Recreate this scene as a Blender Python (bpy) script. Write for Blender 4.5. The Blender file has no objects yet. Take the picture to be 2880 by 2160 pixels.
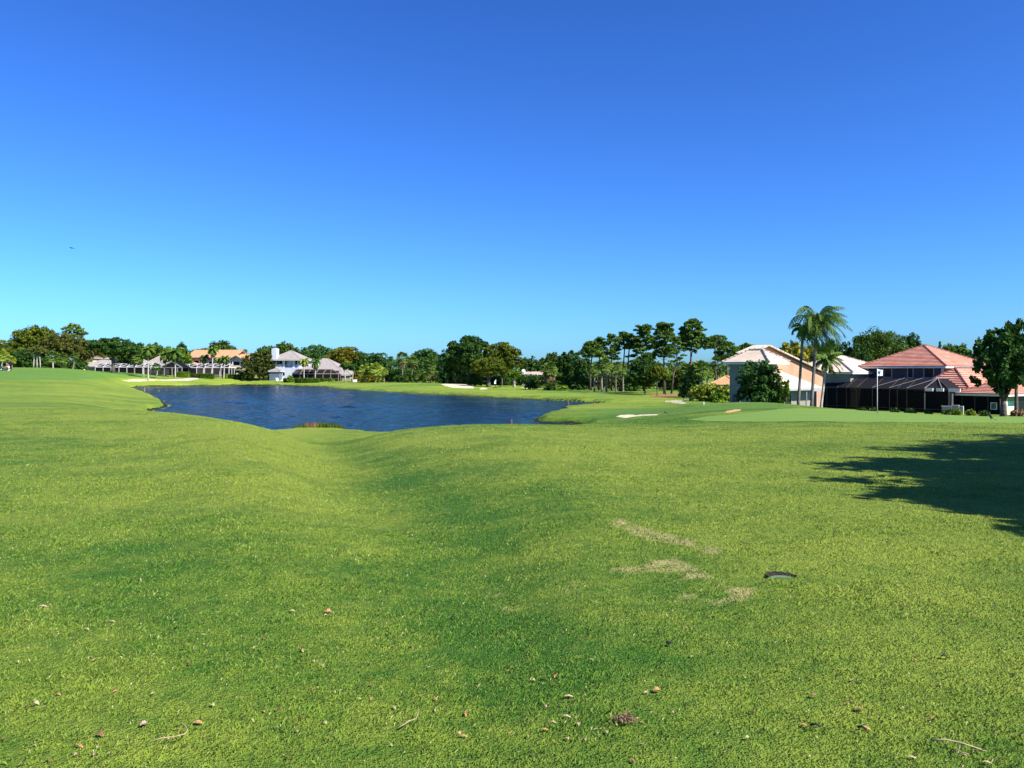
import bpy, bmesh, math, random
import numpy as np
from mathutils import Vector, Matrix
R = math.radians
PI = math.pi
F = 2217.0; Y0 = 1045.0; EYE = 1.6
LAKE = -2.3
col = bpy.context.scene.collection
rng = np.random.default_rng(11)
random.seed(5)

def lin(h, k=1.0):
    v = [int(h[i:i+2], 16)/255 for i in (0, 2, 4)]
    return tuple(((c/12.92) if c <= .04045 else ((c+.055)/1.055)**2.4)*k for c in v)

def W(px, row, D):
    return Vector(((px-1440)/F*D, D, EYE-(row-Y0)*D/F))
def zrow(row, D): return EYE-(row-Y0)*D/F

# ------------------------------------------------------------------ tagging
def tag(o, label=None, cat=None, group=None, kind=None):
    if label: o['label'] = label
    if cat: o['category'] = cat
    if group: o['group'] = group
    if kind: o['kind'] = kind
    return o
def empty(name, loc, rz=0, label=None, cat=None, group=None):
    o = bpy.data.objects.new(name, None); col.objects.link(o)
    o.location = loc; o.rotation_euler = (0, 0, rz); o.empty_display_size = .3
    return tag(o, label, cat, group)
def link(name, me, parent=None, loc=None):
    o = bpy.data.objects.new(name, me); col.objects.link(o)
    if parent: o.parent = parent
    if loc is not None: o.location = loc
    return o
def setmat(me, mats):
    for m in (mats if isinstance(mats, (list, tuple)) else [mats]): me.materials.append(m)

def quads_mesh(name, V, Q, mats=None, midx=None, smooth=False, attrs=None):
    """V (n,3) float, Q (m,4) int"""
    me = bpy.data.meshes.new(name)
    V = np.asarray(V, dtype=np.float32); Q = np.asarray(Q, dtype=np.int32)
    k = Q.shape[1]
    me.vertices.add(len(V)); me.vertices.foreach_set('co', V.ravel())
    me.loops.add(Q.size); me.loops.foreach_set('vertex_index', Q.ravel())
    me.polygons.add(len(Q))
    me.polygons.foreach_set('loop_start', np.arange(0, Q.size, k, dtype=np.int32))
    if midx is not None: me.polygons.foreach_set('material_index', np.asarray(midx, dtype=np.int32))
    if smooth: me.polygons.foreach_set('use_smooth', np.ones(len(Q), dtype=bool))
    if mats: setmat(me, mats)
    me.update(calc_edges=True)
    if attrs:
        for n, a in attrs.items():
            at = me.attributes.new(n, 'FLOAT', 'POINT'); at.data.foreach_set('value', np.asarray(a, dtype=np.float32))
    return me

class MB:
    def __init__(s): s.v = []; s.f = []
    def add(s, vs, fs):
        b = len(s.v); s.v += [tuple(v) for v in vs]; s.f += [tuple(i+b for i in f) for f in fs]; return s
    def box(s, x0, x1, y0, y1, z0, z1):
        vs = [(x, y, z) for x in (x0, x1) for y in (y0, y1) for z in (z0, z1)]
        return s.add(vs, [(0, 1, 3, 2), (4, 6, 7, 5), (0, 4, 5, 1), (2, 3, 7, 6), (0, 2, 6, 4), (1, 5, 7, 3)])
    def bar(s, a, b, w, h=None):
        a = Vector(a); b = Vector(b); h = h or w
        d = (b-a).normalized(); up = Vector((0, 0, 1)) if abs(d.z) < .95 else Vector((0, 1, 0))
        x = d.cross(up).normalized()*w/2; y = x.cross(d).normalized()*h/2
        vs = [a-x-y, a+x-y, a+x+y, a-x+y, b-x-y, b+x-y, b+x+y, b-x+y]
        return s.add(vs, [(0, 3, 2, 1), (4, 5, 6, 7), (0, 1, 5, 4), (1, 2, 6, 5), (2, 3, 7, 6), (3, 0, 4, 7)])
    def tube(s, pts, rad, n=8, cap=True):
        pts = [Vector(p) for p in pts]; rings = []
        for i, p in enumerate(pts):
            d = (pts[min(i+1, len(pts)-1)]-pts[max(i-1, 0)]).normalized()
            up = Vector((0, 0, 1)) if abs(d.z) < .9 else Vector((0, 1, 0))
            x = d.cross(up).normalized(); y = x.cross(d)
            r = rad[i] if isinstance(rad, (list, tuple)) else rad
            rings.append([p+(x*math.cos(2*PI*k/n)+y*math.sin(2*PI*k/n))*r for k in range(n)])
        vs = [v for r_ in rings for v in r_]; fs = []
        for i in range(len(pts)-1):
            for k in range(n):
                fs.append((i*n+k, i*n+(k+1) % n, (i+1)*n+(k+1) % n, (i+1)*n+k))
        if cap: fs.append(tuple(range(n-1, -1, -1))); fs.append(tuple((len(pts)-1)*n+k for k in range(n)))
        return s.add(vs, fs)
    def poly(s, vs): return s.add(vs, [tuple(range(len(vs)))])
    def slab(s, vs, t):
        """polygon with thickness t downwards"""
        n = len(vs); lo = [(v[0], v[1], v[2]-t) for v in vs]
        return s.add(list(vs)+lo, [tuple(range(n)), tuple(range(2*n-1, n-1, -1))]+[(i, n+i, n+(i+1) % n, (i+1) % n) for i in range(n)])
    def build(s, name, m, parent=None, loc=None, smooth=False):
        me = bpy.data.meshes.new(name); me.from_pydata(s.v, [], s.f); setmat(me, m)
        if smooth: me.shade_smooth()
        bm = bmesh.new(); bm.from_mesh(me); bmesh.ops.recalc_face_normals(bm, faces=bm.faces); bm.to_mesh(me); bm.free()
        me.update(); return link(name, me, parent, loc)

# ------------------------------------------------------------------ materials
def new_mat(name):
    m = bpy.data.materials.new(name); m.use_nodes = True; nt = m.node_tree
    return m, nt, nt.nodes['Principled BSDF'], nt.nodes['Material Output']
def N(nt, t, **kw):
    n = nt.nodes.new(t)
    for k, v in kw.items():
        if k in n.inputs.keys() if isinstance(k, str) else False: n.inputs[k].default_value = v
        else: setattr(n, k, v)
    return n
def noise(nt, vec, scale, detail=3, rough=.5):
    n = nt.nodes.new('ShaderNodeTexNoise'); n.inputs['Scale'].default_value = scale
    n.inputs['Detail'].default_value = detail; n.inputs['Roughness'].default_value = rough
    if vec is not None: nt.links.new(vec, n.inputs['Vector'])
    return n.outputs['Fac']
def mathn(nt, op, a, b=None, c=None, clamp=False):
    n = nt.nodes.new('ShaderNodeMath'); n.operation = op; n.use_clamp = clamp
    for i, v in enumerate((a, b, c)):
        if v is None: continue
        if isinstance(v, (int, float)): n.inputs[i].default_value = v
        else: nt.links.new(v, n.inputs[i])
    return n.outputs[0]
def mixc(nt, fac, a, b):
    n = nt.nodes.new('ShaderNodeMix'); n.data_type = 'RGBA'
    if isinstance(fac, (int, float)): n.inputs[0].default_value = fac
    else: nt.links.new(fac, n.inputs[0])
    for i, v in ((6, a), (7, b)):
        if isinstance(v, tuple): n.inputs[i].default_value = (*v[:3], 1)
        else: nt.links.new(v, n.inputs[i])
    return n.outputs[2]
def ramp01(nt, fac, lo, hi):
    n = nt.nodes.new('ShaderNodeMapRange'); n.interpolation_type = 'SMOOTHSTEP'
    n.inputs[1].default_value = lo; n.inputs[2].default_value = hi
    nt.links.new(fac, n.inputs[0]); return n.outputs[0]
def objco(nt):
    return nt.nodes.new('ShaderNodeTexCoord').outputs['Object']
def pos(nt): return nt.nodes.new('ShaderNodeNewGeometry').outputs['Position']
def attr(nt, name):
    n = nt.nodes.new('ShaderNodeAttribute'); n.attribute_name = name; return n.outputs['Fac']
def mapping(nt, vec, scale=(1, 1, 1), rot=(0, 0, 0)):
    n = nt.nodes.new('ShaderNodeMapping'); n.inputs['Scale'].default_value = scale; n.inputs['Rotation'].default_value = rot
    nt.links.new(vec, n.inputs[0]); return n.outputs[0]
def bump(nt, b, h, strength=.3, dist=.02):
    n = nt.nodes.new('ShaderNodeBump'); n.inputs['Strength'].default_value = strength; n.inputs['Distance'].default_value = dist
    nt.links.new(h, n.inputs['Height']); nt.links.new(n.outputs[0], b.inputs['Normal'])

def paint(name, c, rough=.7, var=.12, scale=1.5, metal=0, spec=.3, bmp=0):
    m, nt, b, out = new_mat(name)
    v = objco(nt); f = noise(nt, v, scale, 5, .6)
    d = tuple(x*(1-var*1.6) for x in c); e = tuple(min(1, x*(1+var)) for x in c)
    nt.links.new(mixc(nt, ramp01(nt, f, .3, .7), d, e), b.inputs['Base Color'])
    b.inputs['Roughness'].default_value = rough; b.inputs['Metallic'].default_value = metal
    b.inputs['Specular IOR Level'].default_value = spec
    if bmp: bump(nt, b, noise(nt, v, 40, 3), bmp, .01)
    return m
def tilemat(name, c, axis='x', pitch=.3, var=.2, spots=.0, mottled=None):
    m, nt, b, out = new_mat(name)
    v = objco(nt)
    f = noise(nt, v, .9, 6, .65); g = noise(nt, v, 6, 2)
    d = tuple(x*(1-var) for x in c); e = tuple(min(1, x*(1+var*.5)) for x in c)
    cc = mixc(nt, ramp01(nt, f, .3, .7), d, e)
    if mottled:
        cc = mixc(nt, ramp01(nt, noise(nt, v, 1.6, 4), .45, .65), cc, mottled)
    cc = mixc(nt, ramp01(nt, g, .62, .78), cc, tuple(x*.6 for x in c))
    nt.links.new(cc, b.inputs['Base Color'])
    b.inputs['Roughness'].default_value = .8; b.inputs['Specular IOR Level'].default_value = .2
    w = nt.nodes.new('ShaderNodeTexWave'); w.wave_type = 'BANDS'; w.bands_direction = axis.upper(); w.wave_profile = 'SIN'
    w.inputs['Scale'].default_value = .314/pitch*1.0; w.inputs['Distortion'].default_value = .15
    nt.links.new(v, w.inputs['Vector'])
    bump(nt, b, w.outputs['Fac'], .28, .03)
    return m
def foliage(name, c1, c2, c3=None, transl=.2, scale=.6, fine=5.0):
    m, nt, b, out = new_mat(name)
    v = objco(nt)
    f = noise(nt, v, scale, 3); g = noise(nt, v, fine, 2)
    cc = mixc(nt, ramp01(nt, mathn(nt, 'ADD', mathn(nt, 'MULTIPLY', f, .6), mathn(nt, 'MULTIPLY', g, .4)), .36, .64), c1, c2)
    if c3: cc = mixc(nt, ramp01(nt, noise(nt, v, scale*2.3, 3), .56, .7), cc, c3)
    nt.links.new(cc, b.inputs['Base Color'])
    b.inputs['Roughness'].default_value = .6; b.inputs['Specular IOR Level'].default_value = .12
    t = nt.nodes.new('ShaderNodeBsdfTranslucent'); nt.links.new(cc, t.inputs[0])
    mx = nt.nodes.new('ShaderNodeMixShader'); mx.inputs[0].default_value = transl
    nt.links.new(b.outputs[0], mx.inputs[1]); nt.links.new(t.outputs[0], mx.inputs[2]); nt.links.new(mx.outputs[0], out.inputs[0])
    return m
def screenmat(name, c, opacity=.8):
    m, nt, b, out = new_mat(name)
    b.inputs['Base Color'].default_value = (*c, 1); b.inputs['Roughness'].default_value = .8; b.inputs['Specular IOR Level'].default_value = .0
    t = nt.nodes.new('ShaderNodeBsdfTransparent')
    mx = nt.nodes.new('ShaderNodeMixShader'); mx.inputs[0].default_value = opacity
    nt.links.new(t.outputs[0], mx.inputs[1]); nt.links.new(b.outputs[0], mx.inputs[2]); nt.links.new(mx.outputs[0], out.inputs[0])
    return m

def turf_color(nt):
    p = pos(nt)
    tone = attr(nt, 'tone'); dry = attr(nt, 'dry'); fine_ = attr(nt, 'fair'); bank = attr(nt, 'bank')
    n0 = noise(nt, mapping(nt, p, (.10, .30, .3), (0, 0, R(-14))), 1.0, 5, .6); n1 = noise(nt, p, 1.1, 5, .6); n2 = noise(nt, p, 7, 4, .6); n3 = noise(nt, p, 45, 3, .6)
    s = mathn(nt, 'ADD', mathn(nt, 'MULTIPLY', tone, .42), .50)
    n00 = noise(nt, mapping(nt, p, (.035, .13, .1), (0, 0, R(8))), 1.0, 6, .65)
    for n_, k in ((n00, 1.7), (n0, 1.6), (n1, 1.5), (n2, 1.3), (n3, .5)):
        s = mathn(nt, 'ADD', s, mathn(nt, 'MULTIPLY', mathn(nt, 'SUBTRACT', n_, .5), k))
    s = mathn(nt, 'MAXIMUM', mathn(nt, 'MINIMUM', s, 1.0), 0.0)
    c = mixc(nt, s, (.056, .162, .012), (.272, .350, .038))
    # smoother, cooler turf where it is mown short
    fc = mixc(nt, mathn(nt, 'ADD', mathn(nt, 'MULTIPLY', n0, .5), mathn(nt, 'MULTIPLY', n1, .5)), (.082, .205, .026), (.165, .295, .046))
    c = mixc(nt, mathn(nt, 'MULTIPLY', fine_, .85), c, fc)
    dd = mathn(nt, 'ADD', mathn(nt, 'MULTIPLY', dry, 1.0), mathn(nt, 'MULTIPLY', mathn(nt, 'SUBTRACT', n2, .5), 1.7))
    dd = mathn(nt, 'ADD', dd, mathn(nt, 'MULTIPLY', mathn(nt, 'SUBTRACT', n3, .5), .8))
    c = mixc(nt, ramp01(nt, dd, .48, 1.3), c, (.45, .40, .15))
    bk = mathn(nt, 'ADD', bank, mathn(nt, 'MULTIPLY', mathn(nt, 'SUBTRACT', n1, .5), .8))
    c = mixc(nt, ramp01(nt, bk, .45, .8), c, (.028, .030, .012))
    return c
# ------------------------------------------------------------------ terrain
# each column: azimuth (source px), then (distance, ground height) stations
def zr(D, row): return (D, zrow(row, D))
TAIL_R = [(300, -1.7), (420, -1.9), (700, -2), (6000, -2)]
TAIL_L = [(300, .8), (420, 0), (700, -1), (6000, -1)]
COLS = [
 (-2600, [(1, 0), (33, 0), (60, -.8), (95, -.4), (130, .4), (175, 2.0), (205, 2.8), (260, 2.0)]+TAIL_L),
 (-300, [(1, 0), (33, .05), (60, -1.0), (95, -.6), (130, .2), zr(175, 1039), zr(202, 1032), zr(216, 1036), (260, 2.0)]+TAIL_L),
 (0,   [(1, 0), (20, 0), (27, .02), zr(33, 1150), (45, -.6), zr(60, 1141), zr(95, 1103), zr(130, 1075), zr(175, 1041), zr(202, 1031), zr(216, 1035), (260, 2.0)]+TAIL_L),
 (240, [(1, 0), (20, .02), (27, .06), zr(33, 1143), (45, -.7), zr(60, 1141), zr(95, 1107), zr(130, 1082), zr(175, 1050), zr(202, 1030), zr(216, 1034), (260, 1.6)]+TAIL_L),
 (400, [(1, 0), (20, .02), (27, .06), zr(33, 1147), (45, -1.0), zr(60, 1146), zr(90, 1124), zr(130, 1094), zr(160, 1083), zr(190, 1080), zr(208, 1079), zr(222, 1062), zr(236, 1045), zr(244, 1047), (260, .9)]+TAIL_L),
 (480, [(1, 0), (10, .03), (15, .12), (20, .14), (27, .10), zr(33, 1151), (45, -1.3), (60, -1.9), (200, -2.1), zr(216, 1080), zr(230, 1068), zr(244, 1056), (270, .6)]+TAIL_L),
 (600, [(1, 0), (10, .06), (15, .19), (20, .21), zr(29, 1162), (40, -1.2), (50, -2.0), (222, -2.1), zr(232, 1076), zr(246, 1061), (260, -.1)]+TAIL_L),
 (700, [(1, 0), (10, .07), (14, .17), (19, .18), zr(25, 1184), (36, -1.2), (48, -2.0), (222, -2.1), zr(232, 1075), zr(242, 1064), (260, -.4)]+TAIL_L),
 (800, [(1, 0), (9, .02), (14, .0), (20, -.1), zr(27, 1207), (38, -1.4), (48, -2.1), (226, -2.1), zr(234, 1073), (244, -.8), (260, -.8)]+TAIL_L),
 (900, [(1, 0), (7, .0), (10, -.10), (15, -.42), (20, -.72), (27, -1.05), (36, -1.5), (48, -2.1), (220, -2.1), zr(230, 1077), (244, -1.1)]+TAIL_L),
 (980, [(1, 0), (7, -.03), (10, -.15), (15, -.40), (20, -.60), (27, -.88), (36, -1.45), (48, -2.1), (180, -2.1), zr(200, 1082), zr(228, 1076), (244, -1.3)]+TAIL_L),
 (1060, [(1, 0), (5, -.01), (7, -.06), (10, -.18), (14, -.28), (18, -.27), (22, -.24), zr(26, 1206), (36, -1.2), (46, -2.1), (155, -2.1), zr(170, 1080), zr(185, 1074), zr(215, 1075)]+TAIL_R),
 (1250, [(1, 0), (4.5, -.03), (6, -.09), (8, -.15), (11, -.13), (14, -.05), (19, .04), zr(25, 1191), (34, -1.0), (45, -2.0), (137, -2.1), zr(150, 1092), zr(165, 1078), zr(178, 1078), (200, -1.3)]+TAIL_R),
 (1440, [(1, 0), (4, -.04), (6, -.10), (8, -.08), (11, .02), (15, .12), (20, .12), zr(26, 1188), (34, -.9), (45, -2.0), (124, -2.0), zr(140, 1101), zr(160, 1090), (175, -1.8), (200, -1.9)]+TAIL_R),
 (1600, [(1, 0), (10, .05), (14, .12), (18, .12), zr(25, 1196), zr(38, 1191.5), (48, -1.75), (60, -1.95), (75, -2.05), (100, -2.0), zr(120, 1109), zr(135, 1103), zr(155, 1098), (180, -2.0)]+TAIL_R),
 (1800, [(1, 0), (18, .0), zr(26, 1196), zr(36, 1184), zr(45, 1173), zr(55, 1166), zr(70, 1154), zr(82, 1145), zr(92, 1131), (105, -1.9), zr(118, 1112), zr(130, 1107), (180, -2.0)]+TAIL_R),
 (2000, [(1, 0), (18, .0), zr(26, 1190), zr(36, 1165), zr(44, 1146), zr(53, 1129), (60, -.7), (72, -1.7), (100, -2.0), (130, -2.0), (180, -2.0)]+TAIL_R),
 (2200, [(1, 0), (18, .02), zr(30, 1172), zr(40, 1150), zr(47, 1137), zr(53, 1124), (58, -.6), (68, -1.9), (100, -2.1), (180, -2.0)]+TAIL_R),
 (2330, [(1, 0), (18, .02), zr(30, 1173), zr(38, 1161), zr(44, 1152), zr(50, 1144), (58, -1.5), (66, -2.1), (100, -2.1), (180, -2.0)]+TAIL_R),
 (2467, [(1, 0), (18, .02), zr(30, 1175), zr(38, 1161), zr(44, 1156), zr(50, 1153), (60, -2.0), (66, -2.2), (100, -2.2), (180, -2.0)]+TAIL_R),
 (2650, [(1, 0), (18, .0), zr(31, 1180), zr(38, 1167), zr(46, 1163), (60, -2.0), (66, -2.2), (100, -2.2), (180, -2.0)]+TAIL_R),
 (2880, [(1, 0), (18, .0), zr(31, 1187), zr(38, 1178), zr(46, 1173), zr(56, 1169), (62, -2.0), (70, -2.2), (100, -2.2), (180, -2.0)]+TAIL_R),
 (3300, [(1, 0), (20, 0), (31, -.4), (46, -1.2), (60, -2.0), (100, -2.2), (180, -2.0)]+TAIL_R),
 (5600, [(1, 0), (20, 0), (40, -.5), (60, -1.5), (100, -2.0), (180, -2.0)]+TAIL_R),
]
UG = np.linspace(-3.2, 3.2, 1281); LG = np.linspace(0, math.log(6500), 900)
def _smooth(A, s, axis):
    k = int(3*s)+1; w = np.exp(-.5*(np.arange(-k, k+1)/s)**2); w /= w.sum()
    A = np.moveaxis(A, axis, 0); P = np.concatenate([np.repeat(A[:1], k, 0), A, np.repeat(A[-1:], k, 0)], 0)
    o = sum(w[i]*P[i:i+len(A)] for i in range(2*k+1)); return np.moveaxis(o, 0, axis)
_cu = np.array([(c[0]-1440)/F for c in COLS]); _cz = []
for c in COLS:
    d = np.log([q[0] for q in c[1]]); _cz.append(np.interp(LG, d, [q[1] for q in c[1]]))
_cz = np.array(_cz); GZ = np.array([np.interp(UG, _cu, _cz[:, j]) for j in range(len(LG))])   # (L,U)
GZ = _smooth(GZ, 5, 0); GZ = _smooth(GZ, 7, 1)
def base_z(x, y):
    D = np.maximum(y, 1.0); g = np.sqrt(y*y+9.0); u = np.where(y > 6, x/np.maximum(D, .1), x/np.maximum(g, 1))
    fu = np.clip((u-UG[0])/(UG[1]-UG[0]), 0, len(UG)-1.001); fl = np.clip(np.log(D)/(LG[1]-LG[0]), 0, len(LG)-1.001)
    iu = fu.astype(int); il = fl.astype(int); a = fu-iu; b = fl-il
    return (GZ[il, iu]*(1-a)*(1-b)+GZ[il, iu+1]*a*(1-b)+GZ[il+1, iu]*(1-a)*b+GZ[il+1, iu+1]*a*b)
def LD(row): return (EYE-LAKE)*F/(row-Y0)
_shore = [(470, LD(1145)), (462, LD(1133)), (445, LD(1123)), (420, LD(1111)), (390, LD(1099)), (364, LD(1090.5)), (385, LD(1087.5)), (430, LD(1085.3)),
 (500, LD(1084.6)), (560, LD(1083.6)), (620, LD(1084)), (640, LD(1081)), (720, LD(1081)), (800, LD(1083)), (870, LD(1085)), (905, LD(1086.5)), (924, LD(1090)), (935, LD(1093)), (985, LD(1096.5)), (1040, LD(1100)),
 (1120, LD(1104)), (1200, LD(1108.5)), (1280, LD(1112)), (1387, LD(1117.6)), (1450, LD(1121)), (1525, LD(1125)), (1620, LD(1129)), (1690, LD(1133)), (1755, LD(1135)),
 (1700, LD(1137)), (1640, LD(1139.5)), (1600, LD(1142)), (1580, LD(1144.5)), (1592, LD(1149)), (1615, LD(1154)), (1570, LD(1160)), (1535, LD(1168)), (1510, LD(1178)), (1502, LD(1184)), (1512, LD(1189)),
 (1570, LD(1192)), (1640, 57.5), (1640, 52), (1560, 48), (1440, 45), (1250, 44), (1060, 46), (960, 49.5), (900, 50), (850, 50), (780, 47.5), (700, 47), (600, 50), (500, 57), (445, 66), (415, 74), (425, 81), (452, LD(1149))]
SH = np.array([((p-1440)/F*D, D) for p, D in _shore])
# round the shoreline a little
for _ in range(2):
    nx = np.roll(SH, -1, 0); SH = np.stack([SH*.75+nx*.25, SH*.25+nx*.75], 1).reshape(-1, 2)
def poly_sd(x, y, P):
    """signed distance: negative inside"""
    d = np.full(x.shape, 1e9); ins = np.zeros(x.shape, bool); n = len(P)
    for i in range(n):
        ax, ay = P[i]; bx, by = P[(i+1) % n]; ex, ey = bx-ax, by-ay
        t = np.clip(((x-ax)*ex+(y-ay)*ey)/(ex*ex+ey*ey+1e-9), 0, 1)
        d = np.minimum(d, (x-ax-ex*t)**2+(y-ay-ey*t)**2)
        c = ((ay > y) != (by > y)) & (x < ex*(y-ay)/(ey+(1e-12 if ey >= 0 else -1e-12))+ax)
        ins ^= c
    d = np.sqrt(d); return np.where(ins, -d, d)
def sstep(t): t = np.clip(t, 0, 1); return t*t*(3-2*t)
def vnoise(x, y, s, seed):
    """cheap smooth value noise, -1..1"""
    r_ = np.random.default_rng(seed); T = r_.random((64, 64))*2-1
    fx = x/s; fy = y/s; ix = np.floor(fx).astype(int); iy = np.floor(fy).astype(int); a = sstep(fx-ix); b = sstep(fy-iy)
    g = lambda i, j: T[i % 64, j % 64]
    return g(ix, iy)*(1-a)*(1-b)+g(ix+1, iy)*a*(1-b)+g(ix, iy+1)*(1-a)*b+g(ix+1, iy+1)*a*b
def ground_arr(x, y, sd=None):
    x = np.asarray(x, float); y = np.asarray(y, float)
    z = base_z(x, y)
    z = z+vnoise(x, y, 17.0, 6)*.16*sstep((y-48)/30)*(1-sstep((y-150)/60))+vnoise(x, y*.6, 7.0, 7)*.045*sstep((y-8)/30)+vnoise(x, y, 3.1, 1)*.015+vnoise(x, y, 1.3, 2)*.008*np.clip(y/20, 0, 1)
    if sd is None:
        sd = np.full(x.shape, 50.0); m = (y > 38) & (y < 262) & (np.abs(x) < 190)
        if m.any(): sd[m] = poly_sd(x[m], y[m], SH)
    jig = vnoise(x, y, 2.2, 3)*.35+vnoise(x, y, .7, 4)*.15
    s = sd+jig
    bh = .42*(1-.85*np.exp(-.5*(((x-10)/7)**2+((y-88.5)/4)**2)))
    zo = LAKE+.03+bh*sstep(s/1.1)+.035*np.maximum(s, 0)
    zo = np.where(s < 0, LAKE+.03-.5*sstep(-s/1.5)-.1*np.minimum(-s, 15), zo)
    t = sstep(np.maximum(sd, 0)/np.where(y > 110, 11.0, 8.0))
    zz = np.where(sd < 0, zo, zo*(1-t)+z*t)
    zz = np.where(sd > .9, np.maximum(zz, LAKE+.07), zz)
    return zz
def gz(x, y): return float(ground_arr(np.array([x]), np.array([y]))[0])
def gp(px, D):
    x = (px-1440)/F*D; return Vector((x, D, gz(x, D)))
def ground_hit(px, row):
    """nearest ground point seen at that pixel"""
    Ds = np.exp(np.linspace(math.log(2.2), math.log(320), 4000)); x = (px-1440)/F*Ds
    rr = Y0+(EYE-ground_arr(x, Ds))*F/Ds
    k = np.argmax(rr <= row); D = Ds[k]
    return Vector((x[k], D, gz(x[k], D)))

def in_poly(px, row, P): return poly_sd(px, row, np.array(P, float)) < 0
# tone (deep green - ... + yellow olive) and dryness, as patches that lie on the ground
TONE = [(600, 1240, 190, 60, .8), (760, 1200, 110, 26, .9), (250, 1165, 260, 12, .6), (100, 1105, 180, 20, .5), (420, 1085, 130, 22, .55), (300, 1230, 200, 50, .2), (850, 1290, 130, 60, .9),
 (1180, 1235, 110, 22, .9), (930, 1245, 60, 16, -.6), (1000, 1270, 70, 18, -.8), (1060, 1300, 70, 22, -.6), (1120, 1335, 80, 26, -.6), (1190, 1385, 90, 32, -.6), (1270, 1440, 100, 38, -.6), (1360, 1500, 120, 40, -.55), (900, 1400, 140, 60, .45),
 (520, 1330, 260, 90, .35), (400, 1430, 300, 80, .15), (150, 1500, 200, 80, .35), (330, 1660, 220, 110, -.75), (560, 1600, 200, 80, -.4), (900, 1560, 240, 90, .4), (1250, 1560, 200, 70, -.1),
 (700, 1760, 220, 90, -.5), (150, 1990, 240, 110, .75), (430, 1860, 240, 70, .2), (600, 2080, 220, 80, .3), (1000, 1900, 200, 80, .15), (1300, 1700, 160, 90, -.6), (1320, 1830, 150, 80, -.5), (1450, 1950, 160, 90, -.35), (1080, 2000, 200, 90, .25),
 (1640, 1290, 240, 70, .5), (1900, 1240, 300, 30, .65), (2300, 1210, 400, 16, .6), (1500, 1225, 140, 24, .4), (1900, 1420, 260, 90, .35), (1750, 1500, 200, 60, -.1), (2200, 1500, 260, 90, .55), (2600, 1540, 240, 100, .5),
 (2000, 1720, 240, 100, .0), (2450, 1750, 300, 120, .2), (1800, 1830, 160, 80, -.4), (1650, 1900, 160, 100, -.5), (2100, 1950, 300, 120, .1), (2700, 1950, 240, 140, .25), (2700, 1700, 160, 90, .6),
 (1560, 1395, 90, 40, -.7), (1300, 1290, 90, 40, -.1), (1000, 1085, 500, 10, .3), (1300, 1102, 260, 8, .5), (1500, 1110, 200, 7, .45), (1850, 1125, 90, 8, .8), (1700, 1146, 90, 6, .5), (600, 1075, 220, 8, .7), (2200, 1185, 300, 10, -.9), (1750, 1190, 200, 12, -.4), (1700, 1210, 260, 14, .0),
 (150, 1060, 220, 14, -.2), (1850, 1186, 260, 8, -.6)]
DRY = [(1700, 1452, 22, 3, .6), (1745, 1470, 30, 6, 1.2), (1790, 1490, 32, 7, 1.2), (1835, 1505, 32, 7, 1.25), (1880, 1516, 28, 7, 1.1), (1930, 1527, 28, 7, 1.0), (1995, 1547, 34, 8, 1.05), (1670, 1445, 16, 3, .5), (2040, 1560, 24, 5, .45),
 (1862, 1590, 28, 7, .8), (1912, 1598, 30, 8, .85), (1955, 1608, 26, 7, .75), (1985, 1626, 26, 8, .8), (2020, 1640, 22, 6, .5), (1930, 1625, 20, 5, .55), (1860, 1588, 50, 10, .7), (1780, 1605, 40, 9, .7), (2060, 1662, 26, 9, .8), (2105, 1660, 26, 10, .9), (2085, 1680, 30, 8, .7), (2040, 1690, 26, 6, .5), (1940, 1680, 50, 11, .8), (2000, 1705, 40, 8, .6), (1740, 1600, 34, 7, .45), (1590, 1660, 50, 12, .55), (1640, 1690, 60, 12, .35), (1600, 1640, 40, 7, .4), (1905, 1570, 40, 6, .5),
 (1480, 1510, 60, 10, .35), (1540, 1530, 50, 8, .3), (1350, 1680, 40, 7, .65), (1400, 1708, 44, 6, .5), (1430, 1715, 30, 5, .45), (1420, 1675, 30, 5, .55), (1440, 1490, 40, 8, .25), (1260, 1445, 50, 12, .25), (2850, 1600, 60, 30, .5), (2200, 1560, 90, 30, .25), (2250, 1490, 120, 30, .22),
 (1170, 1216, 34, 3, .6), (1165, 1227, 44, 3, .65), (1240, 1223, 30, 2.5, .4), (1150, 1210, 40, 3, .4), (1640, 1610, 30, 6, .3), (930, 2060, 60, 40, .35), (130, 1980, 90, 40, .2), (1840, 1128, 60, 5, .5), (1000, 1600, 60, 14, .2), (1760, 1365, 40, 8, .1), (1640, 1495, 50, 6, .12), (2100, 1470, 120, 20, .12), (2530, 2030, 60, 16, .25), (2750, 2130, 70, 30, .3), (130, 1713, 30, 5, .5), (310, 1920, 40, 10, .2)]
GREEN_P = [(1932, 1180), (1990, 1171), (2060, 1165), (2130, 1158), (2190, 1151), (2235, 1148.5), (2290, 1149), (2340, 1150), (2420, 1152), (2500, 1154), (2580, 1157), (2680, 1162), (2760, 1166), (2900, 1174), (3100, 1180), (3100, 1192), (2880, 1190), (2700, 1187.5), (2500, 1186), (2300, 1186), (2100, 1185.5), (2000, 1184)]
FAIR_P = [[(1640, 1157), (1700, 1150), (1800, 1150), (1900, 1146), (2000, 1139), (2040, 1148), (2000, 1155), (1900, 1161), (1800, 1164), (1720, 1165)],
 [(-400, 1036), (0, 1037), (240, 1034), (420, 1046), (470, 1056), (330, 1064), (200, 1068), (0, 1068), (-400, 1068)], [(1560, 1097), (1700, 1103), (1760, 1110), (1640, 1108), (1480, 1101)],
 [(1930, 1140), (2060, 1132), (2200, 1129), (2260, 1140), (2200, 1146), (2080, 1152), (1960, 1152)]]
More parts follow.
